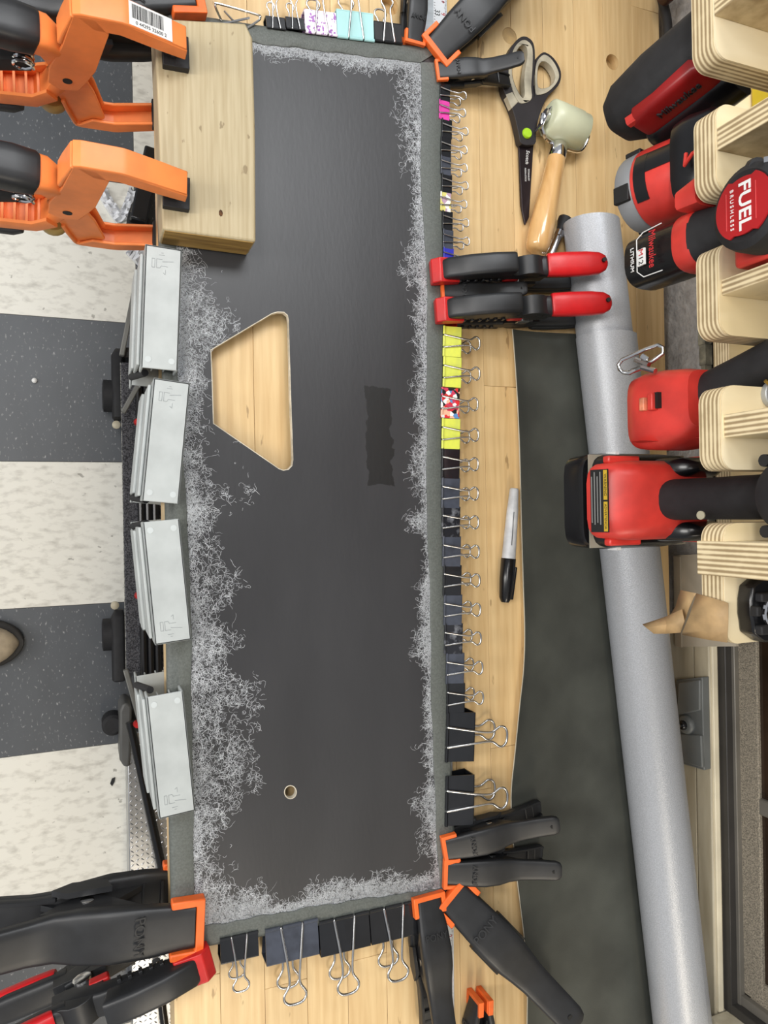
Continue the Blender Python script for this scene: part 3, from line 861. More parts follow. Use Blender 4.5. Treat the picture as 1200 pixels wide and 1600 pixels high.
# ------------------------------------------------------------------ clamps with red handles
M_redg = mat('red_rubber_grip', (200, 24, 30), 0.36, var=0.07, scale=30, bump=0.08, bscale=300)
def make_redclamp(L, g=0.0105, pitch_lo=0.0):
    r = empty('ratchet_spring_clamp')
    for sg in (1, -1):
        o = lambda x: g / 2 * max(0, 1 - x / 0.55)
        # red jaw pad
        pd = MB()
        pts = [(-0.005, 0.006), (0.155, 0.020), (0.150, 0.070), (0.03, 0.095), (-0.01, 0.06)]
        pd.prism([(x * L, sg * (z * L + g / 2)) for x, z in pts], -0.066 * L, 0.066 * L, 'xz')
        pd.build('jaw_pad', M_red, r, bevel=0.006 * L)
        # curved toothed arm
        a = MB()
        top_ = [(0.065, 0.060, .052, .035), (0.09, 0.088, .056, .05), (0.2, 0.126, .058, .06), (0.32, 0.158, .058, .06), (0.43, 0.176, .056, .056), (0.436, 0.176, .053, .052)]
        a.arm([(x * L, sg * (z * L + o(x)), hw * L, ht * L) for x, z, hw, ht in top_], 16, 7.0)
        low = [(0.12, 0.05, .050, .03), (0.3, 0.085, .052, .04), (0.45, 0.10, .054, .045), (0.56, 0.08, .054, .05), (0.62, 0.06, .052, .05)]
        a.arm([(x * L, sg * (z * L + o(x)), hw * L, ht * L) for x, z, hw, ht in low], 16, 7.0)
        a.build('arm', M_black, r, smooth=50)
        for k in range(6):
            x = 0.15 + k * 0.045
            for y in (1, -1):
                MB().box((x * L, y * 0.055 * L, sg * ((0.055 + 0.11 * (x - 0.1)) * L + o(x))), (0.016 * L, 0.02 * L, 0.035 * L)).build('tooth', M_black, r, bevel=0.002 * L)
        # round shoulder
        ar = [(0.43 + 0.0, 0.03)] + [(0.55 - 0.115 * math.cos(t * PI / 10), 0.03 + 0.155 * math.sin(t * PI / 10)) for t in range(0, 8)] + [(0.655, 0.145), (0.655, 0.03)]
        MB().prism([(x * L, sg * z * L) for x, z in ar], -0.052 * L, 0.052 * L, 'xz').build('shoulder', M_black, r, bevel=0.006 * L)
        # handle: black core, red grip
        c = [(0.60, 0.12, .055, .035), (0.7, 0.125, .060, .04), (0.85, 0.135, .060, .035), (0.97, 0.145, .050, .03)]
        MB().arm([(x * L, sg * z * L, hw * L, ht * L) for x, z, hw, ht in c], 16, 4.0).build('handle_core', M_black, r)
        gr = [(0.648, 0.150, .062, .030), (0.66, 0.152, .065, .034), (0.75, 0.157, .068, .036), (0.88, 0.164, .067, .036), (0.95, 0.168, .061, .034), (0.985, 0.168, .044, .028), (1.0, 0.166, .022, .016)]
        h = MB().arm([(x * L, sg * z * L, hw * L, ht * L) for x, z, hw, ht in gr], 20, 3.2).build('grip', M_redg if sg > 0 or g > 0.05 else M_black, r, smooth=60)
        MB().lathe([(0.012 * L, -0.004 * L), (0.012 * L, 0.0335 * L + 0.0028)], 12, Matrix.Translation((0.965 * L, 0.008 * L, sg * 0.168 * L))).build('hole', M_ink, h) if sg > 0 else None
    MB().lathe([(0.03 * L, -0.062 * L), (0.04 * L, -0.058 * L), (0.04 * L, 0.058 * L), (0.03 * L, 0.062 * L)], 16, Matrix.Translation((0.53 * L, 0, 0)) @ Matrix.Rotation(PI / 2, 4, 'X')).build('pivot', M_steel, r)
    b = MB().box((0.46 * L, 0, 0.055 * L), (0.085 * L, 0.115 * L, 0.05 * L)).build('release_button', M_red, r, bevel=0.008 * L)
    return r
def redclamp(r, jaw, tail, label, pitch, h=HB - 0.0035, ht=0.055, roll=0):
    p, q = W(*jaw, h), W(*tail, ht)
    d = V((q.x - p.x, q.y - p.y, 0)).normalized()
    d = (d + V((0, 0, math.tan(math.radians(pitch))))).normalized()
    put(r, p, d, Matrix.Rotation(math.radians(roll), 3, d) @ V((0, 0, 1)))
    tag(r, label, 'clamp', 'clamps with red handles')
LR = 0.196
rc = make_redclamp(LR)
redclamp(rc, (670, 431), (953, 424), 'red-handled black clamp nearest the roller handle, upper of two', 9.5)
rc2 = copy_tree(rc)
redclamp(rc2, (677, 491), (960, 484), 'red-handled black clamp above the yellow clips, lower of two', 9.5)
rc3 = make_redclamp(0.215, 0.068)
redclamp(rc3, (318, 1460), (75, 1608), 'black and red clamp at the lower left corner below the orange tip', 0, h=HB - 0.033, ht=HB)

# ------------------------------------------------------------------ big orange clamps
def make_orange(sticker):
    """x towards the jaws, origin at the pivot, z up"""
    r = empty('orange_spring_clamp')
    wy = 0.0112
    def jaw(sg, name, ysp, s):
        """s: how far the jaw stands off the pivot"""
        m = MB()
        z = lambda v: sg * (v - 0.100 + s)
        bar = [(0.006, 0.0965, wy, .0025), (0.012, 0.0985, wy, .0025), (0.043, 0.0985, wy, .0025), (0.047, 0.0975, wy, .0025), (0.078, 0.086, wy * 0.97, .0025), (0.097, 0.078, wy * 0.93, .0025)]
        m.arm([(x, z(v), a, b) for x, v, a, b in bar], 12, 8)
        for y in (1, -1):
            w_ = [(0.008, 0.097), (0.012, 0.099), (0.045, 0.099), (0.078, 0.087), (0.098, 0.079), (0.098, 0.066), (0.076, 0.072), (0.043, 0.083), (0.022, 0.083)]
            y0, y1 = sorted((y * wy, y * (wy - 0.003)))
            m.prism([(x, z(v)) for x, v in w_], y0, y1, 'xz')
            c_ = [(0.006, z(0.098)), (0.024, z(0.097)), (0.034, z(0.081)), (0.024, sg * 0.022), (0.016, 0), (0.010, -sg * 0.014), (-0.006, -sg * 0.018), (-0.017, -sg * 0.008), (-0.015, sg * 0.016), (-0.004, sg * 0.05)]
            y0, y1 = sorted((y * ysp, y * (ysp - 0.003)))
            m.prism(c_, y0, y1, 'xz')
        # short web closing the back of the elbow
        m.arm([(0.006, z(0.096), wy, .002), (-0.001, z(0.072), wy, .002), (-0.005, z(0.055), wy, .002)], 12, 8)
        m.build(name, M_orange, r, bevel=0.0010, smooth=14)
        zp = 0.0516 if sg > 0 else 0.0530
        pd = MB().box((0.091, 0, sg * (zp + 0.0040)), (0.023, 0.029, 0.008)).box((0.087, 0, sg * (zp + 0.011)), (0.011, 0.012, 0.012))
        for k in range(5): pd.box((0.082 + k * 0.0045, 0, sg * (zp + 0.0004)), (0.0025, 0.029, 0.0012))
        p_ = pd.build('swivel_pad', M_rubber, r, bevel=0.0015)
        MB().tube([(0.088, -0.0075, sg * (zp + 0.0115)), (0.088, 0.0075, sg * (zp + 0.0115))], 0.002, 10).build('pad_pin', M_steel, p_)
    jaw(1, 'upper_jaw', wy, 0.100)
    jaw(-1, 'lower_jaw', wy - 0.0035, 0.084)
    # upper handle: neck, then black grip
    MB().arm([(0.006, -0.004, wy * 0.55, .008), (-0.006, 0.016, wy * 0.7, .011), (-0.012, 0.036, wy * 1.05, .012), (-0.020, 0.046, wy * 1.35, .0115), (-0.030, 0.049, wy * 1.40, .0105), (-0.06, 0.052, wy * 1.2, .009)], 16, 5).build('upper_handle', M_orange, r, smooth=45)
    gp = [(-0.0235, 0.0475, wy * 1.35, .0125), (-0.025, 0.048, wy * 1.50, .0135), (-0.042, 0.051, wy * 1.62, .0145), (-0.08, 0.056, wy * 1.5, .0145), (-0.12, 0.060, wy * 1.3, .013), (-0.14, 0.061, wy * 0.9, .009)]
    MB().arm(gp, 20, 3.6).build('grip', M_black, r, smooth=60)
    # lower handle: open channel with cross ribs
    h = MB()
    h.arm([(0.004, 0.004, wy * 0.7, .008), (-0.010, -0.020, wy * 0.95, .008), (-0.018, -0.036, wy * 1.1, .006), (-0.030, -0.047, wy * 1.35, .003), (-0.13, -0.058, wy * 1.35, .003)], 12, 6)
    for y in (1, -1):
        h.arm([(-0.014, -0.026, .002, .008, y * wy * 1.15), (-0.030, -0.038, .002, .009, y * wy * 1.3), (-0.13, -0.049, .002, .009, y * wy * 1.3)], 8, 6)
    h.build('lower_handle', M_orange, r, smooth=45)
    for k in range(8):
        MB().box((-0.026 - k * 0.0105, 0, -0.041 - k * 0.00115), (0.0022, wy * 2.5, 0.012)).build('handle_rib', M_orange, r)
    MB().arm([(-0.042, -0.055, wy * 1.45, .006), (-0.05, -0.058, wy * 1.62, .0075), (-0.10, -0.063, wy * 1.5, .0075), (-0.14, -0.066, wy, .006)], 18, 3.6).build('grip', M_black, r, smooth=60)
    MB().lathe([(0.0042, -wy - 0.0006), (0.0042, wy + 0.0006)], 16, Matrix.Rotation(PI / 2, 4, 'X')).build('pivot_pin', M_ink, r)
    sp = [(-0.036 + 0.0085 * math.cos(t * 0.7), -0.011 + 0.0005 * t, 0.010 + 0.0085 * math.sin(t * 0.7)) for t in range(40)]
    MB().tube(sp, 0.0015, 6).build('spring', M_chrome, r)
    MB().tube([(-0.036, 0.004, 0.018), (-0.050, 0.004, 0.028), (-0.08, 0.003, 0.036)], 0.0018, 8).build('spring_leg', M_chrome, r)
    MB().loft([((-0.030, 0, 0.004), EX_, EY_, 0.006, 0.010), ((-0.075, 0, 0.000), EX_, EY_, 0.012, 0.011)], 12, 4).build('spring_cover', M_rubber, r)
    MB().lathe([(0.012, -0.058), (0.0135, -0.056), (0.0135, -0.046), (0.012, -0.044)], 20, Matrix.Translation((-0.014, 0.0, -0.004))).build('adjuster_nut', mat('tan_nut', (176, 148, 84), 0.5, var=0.08), r)
    M = Matrix.Translation((-0.050, -0.0155, 0.0585)) @ Matrix.Rotation(math.radians(5), 4, 'Y') @ Matrix.Rotation(math.radians(52), 4, 'X')
    text('PONY', 0.0085, M_orange, r, gm(r) @ M, 0.0008, 'lettering')
    if sticker:
        Ms = Matrix.Translation((0.0670, 0, 0.0928)) @ Matrix.Rotation(math.radians(20.3), 4, 'Y')
        st = MB().box((0, 0, 0), (0.038, 0.0195, 0.0004), Ms).build('barcode_sticker', M_white, r, world=False)
        x = -0.0165
        bars = MB()
        for k in range(30):
            w = rnd.choice((0.0003, 0.0003, 0.0006, 0.0009))
            bars.box((x + w / 2, 0.0022, 0.0003), (w, 0.0115, 0.0002), Ms)
            x += w + rnd.choice((0.0004, 0.0004, 0.0007))
        bars.build('barcode', M_ink, st, smooth=0, kind='stuff')
        text('0 44295 32600 2', 0.0040, M_ink, st, gm(r) @ Ms @ Matrix.Translation((0, -0.0068, 0.0003)), 0.0001, 'digits')
    return r
EX_, EY_ = V((0, 1, 0)), V((0, 0, 1))
for k, (pv, tip, st, lb) in enumerate((((105, 127), (276, 92), True, 'orange clamp with a barcode sticker on the pine block'), ((106, 333), (283, 297), False, 'orange clamp without sticker at the lower end of the pine block'))):
    r = make_orange(st)
    p = W(pv[0], pv[1], 0.008); p.y += 0.0115
    t = W(tip[0], tip[1], 0.065)
    d = V((t.x - p.x, 0, 0))
    put(r, p, V((1, 0.02 if k == 0 else -0.03, 0)))
    tag(r, lb, 'clamp', 'orange clamps on the pine block')

# ------------------------------------------------------------------ grey box clamps along the front edge
def make_greybox(flip):
    """length along y, outside of the bench towards -x; origin at the panel edge"""
    r = empty('box_clamp')
    Lb, wb, hb_ = 0.112, 0.0325, 0.026
    def shell(z0, z1, x0, x1, y0, y1, name, openend):
        t = 0.0022
        m = MB()
        lo, hi = min(z0, z1), max(z0, z1)
        m.box(((x0 + x1) / 2, (y0 + y1) / 2, z1 - math.copysign(t / 2, z1 - z0)), (x1 - x0, y1 - y0, t))
        for x in (x0 + t / 2, x1 - t / 2):
            m.box((x, (y0 + y1) / 2, (z0 + z1) / 2), (t, y1 - y0, hi - lo))
        ye_ = y0 + t / 2 if openend > 0 else y1 - t / 2
        m.box(((x0 + x1) / 2, ye_, (z0 + z1) / 2), (x1 - x0, t, hi - lo))
        for f in (0.33, 0.66):
            m.box((x0 + (x1 - x0) * f, (y1 - 0.012) if openend > 0 else (y0 + 0.012), (z0 + z1) / 2), (t * 0.7, 0.02, hi - lo - t))
        return m.build(name, M_grey, r, bevel=0.0011)
    ox = -0.006
    s1 = shell(0.004, 0.004 + hb_, ox, ox + wb, -Lb / 2, Lb / 2, 'upper_shell', flip)
    shell(-0.067 - hb_, -0.067, ox - 0.004, ox + wb - 0.004, -Lb / 2, Lb / 2, 'lower_shell', flip)
    MB().box((ox - 0.0018, 0, -0.006), (0.003, Lb * 0.92, 0.045)).build('side_plate', M_grey, r, bevel=0.001)
    MB().box((ox - 0.0045, 0, -0.045), (0.003, Lb * 0.86, 0.05)).build('side_plate', M_grey, r, bevel=0.001)
    MB().box((ox + 0.010, 0, 0.0025), (0.022, Lb * 0.8, 0.003)).build('grip_pad', M_rubber, r)
    yo = -flip * -1 * (Lb / 2 - 0.008)
    for x in (0.008, 0.020):
        MB().tube([(ox + x, yo, 0.012), (ox + x, yo, 0.0235)], 0.0018, 8).build('pin', M_chrome, r)
    MB().tube([(ox - 0.004, yo + flip * 0.004, -0.045), (ox + 0.006, yo + flip * 0.006, -0.005)], 0.0035, 10).build('spring_rod', M_rubber, r)
    # moulded pictogram on the lid, near the closed end
    z = 0.004 + hb_ + 0.0001
    cy = -flip * (Lb / 2 - 0.016)
    pg = MB()
    def ln(x0, y0, x1, y1):
        a, b = V((ox + wb / 2 + x0, cy + flip * y0, z)), V((ox + wb / 2 + x1, cy + flip * y1, z))
        pg.box(((b - a).length / 2, 0, 0), ((b - a).length, 0.00035, 0.0003), frame(a, b - a))
    for s in ((-.010, .004, -.010, -.004), (-.010, -.004, -.0075, -.004), (-.0075, -.004, -.0075, .004), (-.010, .004, -.0075, .004), (-.006, .004, -.006, -.004), (-.006, .004, -.003, .004), (-.003, .004, -.002, .002), (-.002, .002, .004, .002), (-.006, -.004, -.001, -.004), (-.001, -.002, .009, -.0035), (.002, .009, .002, .005), (.0, .008, .002, .0095), (-.004, -.008, .001, -.008), (-.002, -.010, 0, -.010)):
        ln(*s)
    pg.build('moulded_pictogram', M_greyd, s1, smooth=0, kind='stuff')
    for x in (0.006, wb - 0.006):
        MB().lathe([(0.0028, 0), (0.0028, 0.0002)], 16, Matrix.Translation((ox + x, flip * (Lb / 2 - 0.008), z))).build('moulding_mark', mat('grey_mark', (184, 190, 190), 0.5, var=0.03), s1)
    return r
gb = {1: make_greybox(-1), -1: make_greybox(1)}
GB = [((285, 388), (278, 582), 1, 'grey box clamp just below the pine block'), ((297, 603), (280, 783), 1, 'grey box clamp beside the trapezoid cut-out'),
      ((281, 815), (299, 995), -1, 'grey box clamp on the front edge, third from the pine block'), ((287, 1086), (305, 1260), -1, 'grey box clamp nearest the lower left corner')]
used = set()
for a, b, f, lb in GB:
    r = gb[f] if f not in used else copy_tree(gb[f])
    used.add(f)
    hh = HB + 0.030
    p, q = W(*a, hh), W(*b, hh)
    yd = (p - q).normalized()
    xd = V((yd.y, -yd.x, 0))
    c = (p + q) / 2 - xd * (0.0325 - 0.006)
    c.z = ZB + HB
    put(r, c, xd)
    tag(r, lb, 'clamp', 'grey box clamps')
# ------------------------------------------------------------------ dark vinyl sheet and the grey roll
axY = [(0.40, 0.548), (0.19, 0.574), (-0.63, 0.668), (-0.80, 0.688)]
def axx(y):
    for (y0, x0), (y1, x1) in zip(axY, axY[1:]):
        if y <= y0 and y >= y1 or (y > y0 and y0 == 0.40) or (y < y1 and y1 == -0.80):
            return x0 + (x1 - x0) * (y - y0) / (y1 - y0)
sheet = empty('vinyl_sheet', W(900, 1050, 0), 'dark charcoal vinyl sheet lying flat beside the grey roll', 'vinyl sheet')
le = [(798, 516), (803, 600), (808, 700), (812, 800), (816, 900), (818, 980), (815, 1040), (808, 1100), (801, 1180), (797, 1245), (802, 1330), (809, 1400), (816, 1470), (820, 1540), (821, 1600), (822, 1700)]
LE = smoothpath([W(x, y, 0.004) for x, y in le], 5)
RR = 0.0345
rows, rows2 = [], []
for k, p in enumerate(LE):
    y = p.y
    xr = axx(y) + 0.004
    t = k / (len(LE) - 1)
    q = V((xr, y - 0.006 * (1 if k == 0 else 1), ZB + 0.0022))
    if k == 0:
        q = V((W(900, 524, 0).x + 0.015, W(900, 522, 0).y, ZB + 0.0022))
    lift = 0.0065 + 0.002 * math.sin(t * 17)
    r_ = []
    for j, f in enumerate((0, 0.03, 0.08, 0.16, 0.3, 0.45, 0.6, 0.75, 0.9, 1.0)):
        c = p.lerp(q, f)
        z = ZB + 0.0024 + lift * max(0, 1 - f / 0.28) ** 2 + 0.0006 * math.sin(9 * f + 11 * t) * (0 < f < 1)
        r_.append(V((c.x, c.y, z)))
    rows.append(r_)
def sheetmesh(rows, dz0, dz1):
    m = MB()
    rs = [[v + V((0, 0, dz1)) for v in r] + [v + V((0, 0, dz0)) for v in reversed(r)] for r in rows]
    return m.rings(rs)
sheetmesh(rows, -0.0004, 0.0007).build('vinyl_face', M_vinyl_dark, sheet, world=True, smooth=60)
sheetmesh([[v + ((r[0] - r[1]).normalized() * 0.0007 if j == 0 else V((0, 0, 0))) for j, v in enumerate(r)] for r in rows], -0.0016, -0.00045).build('fabric_backing', M_backing, sheet, world=True, smooth=60)

roll = empty('vinyl_roll', (0.6, -0.2, ZB), 'long silver grey roll of vinyl lying along the back of the bench', 'roll')
zc = ZB + 0.0035 + RR
ystep = W(950, 526, 0.04).y
ytop = W(940, 349, 0.04).y
def P_ax(y, z=zc): return V((axx(y), y, z))
def rollbody(y0, y1, r, name, zz):
    n = 40
    rs = []
    yy = [y0 + (y1 - y0) * k / 12 for k in range(13)]
    for y in yy:
        rs.append([V((axx(y) + r * math.cos(2 * PI * k / n), y, zz + r * math.sin(2 * PI * k / n))) for k in range(n)])
    MB().rings(rs).build(name, M_roll, roll, world=True, smooth=50)
rollbody(-0.85, ystep, RR, 'outer_layer', zc)
rollbody(ystep - 0.01, ytop, RR - 0.0022, 'inner_roll', zc - 0.0022)
# loose turn: edge of the outer layer
MB().rings([[V((axx(y) + (RR + e) * math.cos(a), y, zc + (RR + e) * math.sin(a))) for a, e in ((0.2, 0), (0.24, 0.0012), (0.5, 0.0012), (0.9, 0.0006), (1.2, 0.0))] for y in (-0.85, -0.4, ystep)], cap=True).build('outer_lap', M_roll, roll, world=True, smooth=50)

# ------------------------------------------------------------------ scissors
sc_ = empty('scissors', W(825, 210, 0), 'scissors with dark blades, beige-lined handles and a green pivot', 'scissors')
M_blade = mat('dark_titanium_blade', (46, 38, 42), 0.32, metal=0.55, var=0.08, scale=60)
M_hand = mat('scissor_black', (34, 30, 33), 0.5, var=0.08, scale=60)
M_soft = mat('beige_soft_grip', (172, 164, 144), 0.6, var=0.12, scale=50, bump=0.1)
def fl(pts, h0, h1, name, m, par, holes=(), bevel=0.0006):
    pts = smoothpath([V((x, y, 0)) for x, y in pts], 3, True) if bevel > 0.0008 else [V((x, y, 0)) for x, y in pts]
    P = wpoly([(p.x, p.y) for p in pts], (h0 + h1) / 2)
    Hs = [wpoly([(p.x, p.y) for p in smoothpath([V((x, y, 0)) for x, y in h], 3, True)], (h0 + h1) / 2) for h in holes]
    return MB().prism(P, ZB + h0, ZB + h1, holes=Hs).build(name, m, par, bevel=bevel, world=True)
fl([(810, 200), (833, 200), (833, 226), (826, 340), (820, 352), (815, 330), (809, 222)], 0.003, 0.0055, 'blade', M_blade, sc_)
fl([(808, 204), (816, 204), (818, 300), (819, 351), (813, 322), (810, 240)], 0.0005, 0.003, 'blade', M_blade, sc_)
big_o = [(801, 186), (794, 166), (784, 145), (782, 120), (788, 95), (797, 75), (808, 63), (818, 61), (828, 68), (832, 82), (832, 110), (830, 140), (833, 160), (836, 190), (834, 212), (832, 228), (812, 228), (807, 212)]
big_i = [(813, 156), (803, 140), (797, 120), (799, 98), (806, 80), (814, 73), (820, 78), (821, 92), (818, 110), (816, 130), (817, 150)]
big_r = [(808, 163), (798, 143), (792, 120), (795, 95), (802, 76), (813, 66), (823, 69), (829, 80), (829, 108), (827, 138), (828, 156), (820, 163)]
sm_o = [(834, 204), (834, 170), (832, 150), (832, 120), (834, 98), (842, 87), (850, 86), (862, 95), (871, 110), (873, 124), (868, 138), (854, 152), (846, 166), (838, 188)]
sm_i = [(838, 140), (836, 120), (839, 104), (847, 99), (857, 106), (864, 120), (862, 132), (852, 140)]
sm_r = [(834, 148), (833, 122), (836, 100), (844, 90), (851, 90), (860, 98), (868, 112), (870, 124), (864, 136), (852, 147), (840, 151)]
fl(big_o, 0.002, 0.012, 'handle', M_hand, sc_, (big_i,), 0.0015)
fl(big_r, 0.004, 0.0132, 'soft_liner', M_soft, sc_, (big_i,), 0.0015)
fl(sm_o, 0.001, 0.011, 'handle', M_hand, sc_, (sm_i,), 0.0015)
fl(sm_r, 0.003, 0.0122, 'soft_liner', M_soft, sc_, (sm_i,), 0.0015)
fl([(788, 150), (798, 146), (807, 162), (797, 172)], 0.005, 0.0126, 'soft_patch', M_soft, sc_)
MB().lathe([(0.0058, -0.006), (0.0062, 0.0), (0.0052, 0.0014), (0.001, 0.0017)], 20, Matrix.Translation(W(824, 208, 0.0132))).build('pivot_cap', mat('lime_green', (168, 214, 40), 0.35, var=0.05), sc_, world=True)
Ms = frame(W(824, 246, 0.0056), W(821.5, 276, 0.0056) - W(824, 246, 0.0056))
text('Scotch', 0.0062, M_white, sc_, Ms, 0.0001)
text('TITANIUM', 0.0030, M_white, sc_, frame(W(826, 273, 0.0056), V((0.0, -1, 0))), 0.0001)
text('NON-STICK', 0.0030, M_white, sc_, frame(W(821, 273, 0.0056), V((0.0, -1, 0))), 0.0001)

# ------------------------------------------------------------------ seam roller
sr = empty('seam_roller', W(870, 290, 0), 'seam roller with translucent wheel, chrome frame and varnished wooden handle', 'hand roller')
M_resin = mat('translucent_green_rubber', (226, 230, 200), 0.35, var=0.04, trans=0.3)
wa, wb_ = W(856, 183, 0.022), W(912, 207, 0.022)
wd = wb_ - wa
Mw = frame(wa, wd)
rot = Matrix.Rotation(PI / 2, 4, 'Y')
lw = wd.length
MB().lathe([(0.017, 0), (0.0205, 0.002), (0.021, lw * 0.25), (0.021, lw * 0.78), (0.0200, lw * 0.80), (0.0200, lw - 0.002), (0.017, lw)], 32, Mw @ rot).build('wheel', M_resin, sr, world=True, smooth=60)
MB().lathe([(0.004, -0.006), (0.008, -0.005), (0.008, -0.001)], 16, Mw @ rot).build('axle_nut', M_chrome, sr, world=True)
br = [(848, 178, .022), (846, 196, .022), (853, 216, .02), (866, 224, .017), (888, 233, .017), (904, 236, .018), (913, 228, .020), (919, 212, .022)]
MB().tube(smoothpath([W(*p) for p in br], 4), 0.0024, 8).build('frame', M_chrome, sr, world=True)
fp = [W(843, 200, .022), W(856, 172, .022)]
MB().box((0, 0, 0), (0.028, 0.0015, 0.016), frame((fp[0] + fp[1]) / 2, fp[1] - fp[0])).build('side_bracket', M_chrome, sr, world=True, bevel=0.0005)
ha, hb2 = W(874, 226, 0.0165), W(838, 394, 0.0175)
hd_ = hb2 - ha; lh = hd_.length
Mh = frame(ha, hd_) @ rot
MB().lathe([(0.0095, 0), (0.0105, 0.002), (0.0112, 0.016), (0.0108, 0.018)], 24, Mh).build('ferrule', M_chrome, sr, world=True)
MB().lathe([(0.0104, 0.017), (0.0112, 0.026), (0.0118, 0.05), (0.0142, 0.085), (0.0150, 0.105), (0.0138, lh - 0.008), (0.0115, lh - 0.002), (0.006, lh)], 28, Mh).build('handle', mat('varnished_beech', (224, 182, 124), 0.2, c2=(202, 154, 96), scale=10, stretch=(8, 0.8, 8), detail=6, coat=0.6), sr, world=True, smooth=60)

# scribe / hook tool with black end
aw = empty('metal_scriber', W(870, 380, 0), 'small chrome tool with flared black end beside the roller handle', 'hand tool')
a_, b_ = W(884, 341, 0.009), W(846, 432, 0.007)
Ma = frame(a_, b_ - a_) @ rot
la = (b_ - a_).length
MB().lathe([(0.0062, 0), (0.0085, 0.001), (0.0085, 0.004), (0.0055, 0.014), (0.0052, 0.018)], 20, Ma).build('end_cap', M_rubber, aw, world=True)
MB().lathe([(0.0048, 0.018), (0.0062, 0.019), (0.0062, 0.026), (0.005, 0.027), (0.0052, la - 0.01), (0.003, la)], 20, Ma).build('shaft', M_chrome, aw, world=True)

# ------------------------------------------------------------------ marker
mk = empty('marker_pen', W(796, 850, 0), 'white-barrelled marker pen with black cap on the bench', 'pen')
a_, b_ = W(803.5, 763, 0.009), W(789, 941, 0.0085)
lm = (b_ - a_).length
Mm = frame(a_, b_ - a_) @ rot
M_barrel = mat('worn_white_barrel', (206, 208, 210), 0.4, c2=(180, 182, 185), scale=60)
MB().lathe([(0.0042, 0), (0.0052, 0.0015), (0.0062, lm * 0.16), (0.0066, lm * 0.18), (0.0078, lm * 0.55), (0.0080, lm * 0.62)], 24, Mm).build('barrel', M_barrel, mk, world=True, smooth=60)
cp = MB().lathe([(0.0078, lm * 0.615), (0.0086, lm * 0.62), (0.0084, lm * 0.8), (0.0070, lm * 0.96), (0.0050, lm * 0.992), (0.0044, lm)], 24, Mm).build('cap', M_blackg, mk, world=True, smooth=60)
c1, c2 = W(806, 886, 0.010), W(799.5, 937, 0.0095)
MB().box(((c2 - c1).length / 2, 0, 0), ((c2 - c1).length, 0.0032, 0.003), frame(c1, c2 - c1)).build('pocket_clip', M_blackg, cp, bevel=0.001, world=True)
MB().tube([W(803, 800, 0.0155), W(799.5, 852, 0.0168)], 0.0004, 6).build('print_remnant', mat('faded_print', (70, 72, 75), 0.6, var=0.2), mk, world=True)

# ------------------------------------------------------------------ plywood drill rack
ZR = CAMZ - 0.36           # top of the rack
XR = 0.3826
rack = empty('drill_rack', (0.55, 0.2, ZR - 0.02), 'birch plywood tool rack with rounded fingers above the bench', 'tool rack')
def ry(py): return W(1132, py, 0.36 + 0.025).y if False else (lambda d: (C0 + d * ((ZR - CAMZ) / d.z)).y)(ray(1132, py))
fing = [(-60, 92), (162, 298), (378, 523), (601, 734), (818, 1008)]
tp_ = 0.019
for k, (a, b) in enumerate(fing):
    y1, y0 = ry(a), ry(b)
    pts = []
    r_ = 0.0105
    pts = [(0.62, y0), (0.62, y1)]
    for cx, cy, s0 in ((XR + r_, y1 - r_, 90), (XR + r_, y0 + r_, 180)):
        for q in range(7):
            t = math.radians(s0 + 15 * q)
            pts.append((cx + r_ * math.cos(t), cy + r_ * math.sin(t)))
    f = MB().prism(pts, ZR - tp_, ZR - 0.0012).build('finger', M_plyz, rack, world=True, smooth=50)
    ins = [(x + (0.0004 if x < 0.5 else 0), y) for x, y in pts]
    MB().prism(ins, ZR - 0.0013, ZR).build('face_veneer', M_ply, f, world=True, smooth=0)
MB().box((0.665, (ry(-60) + ry(1008)) / 2, ZR - tp_ / 2), (0.09, ry(-60) - ry(1008), tp_)).build('back_rail', M_ply, rack, world=True)
# upright dividers standing on the fingers
for a, b, xf in ((6, 30, XR), (203, 238, XR + 0.0005), (438, 462, XR + 0.002), (648, 684, XR + 0.002), (846, 900, XR - 0.004)):
    y1, y0 = ry(a), ry(b)
    if b == 900:
        MB().box(((xf + 0.62) / 2, (y0 + y1) / 2, ZR + 0.05 - 0.0095), (0.62 - xf, y1 - y0, 0.1 + 0.019)).build('divider', M_plyy, rack, world=True, bevel=0.0005)
    else:
        MB().box(((xf + 0.62) / 2, (y0 + y1) / 2, ZR + 0.05), (0.62 - xf, y1 - y0, 0.1)).build('divider', M_plyy, rack, world=True, bevel=0.0005)
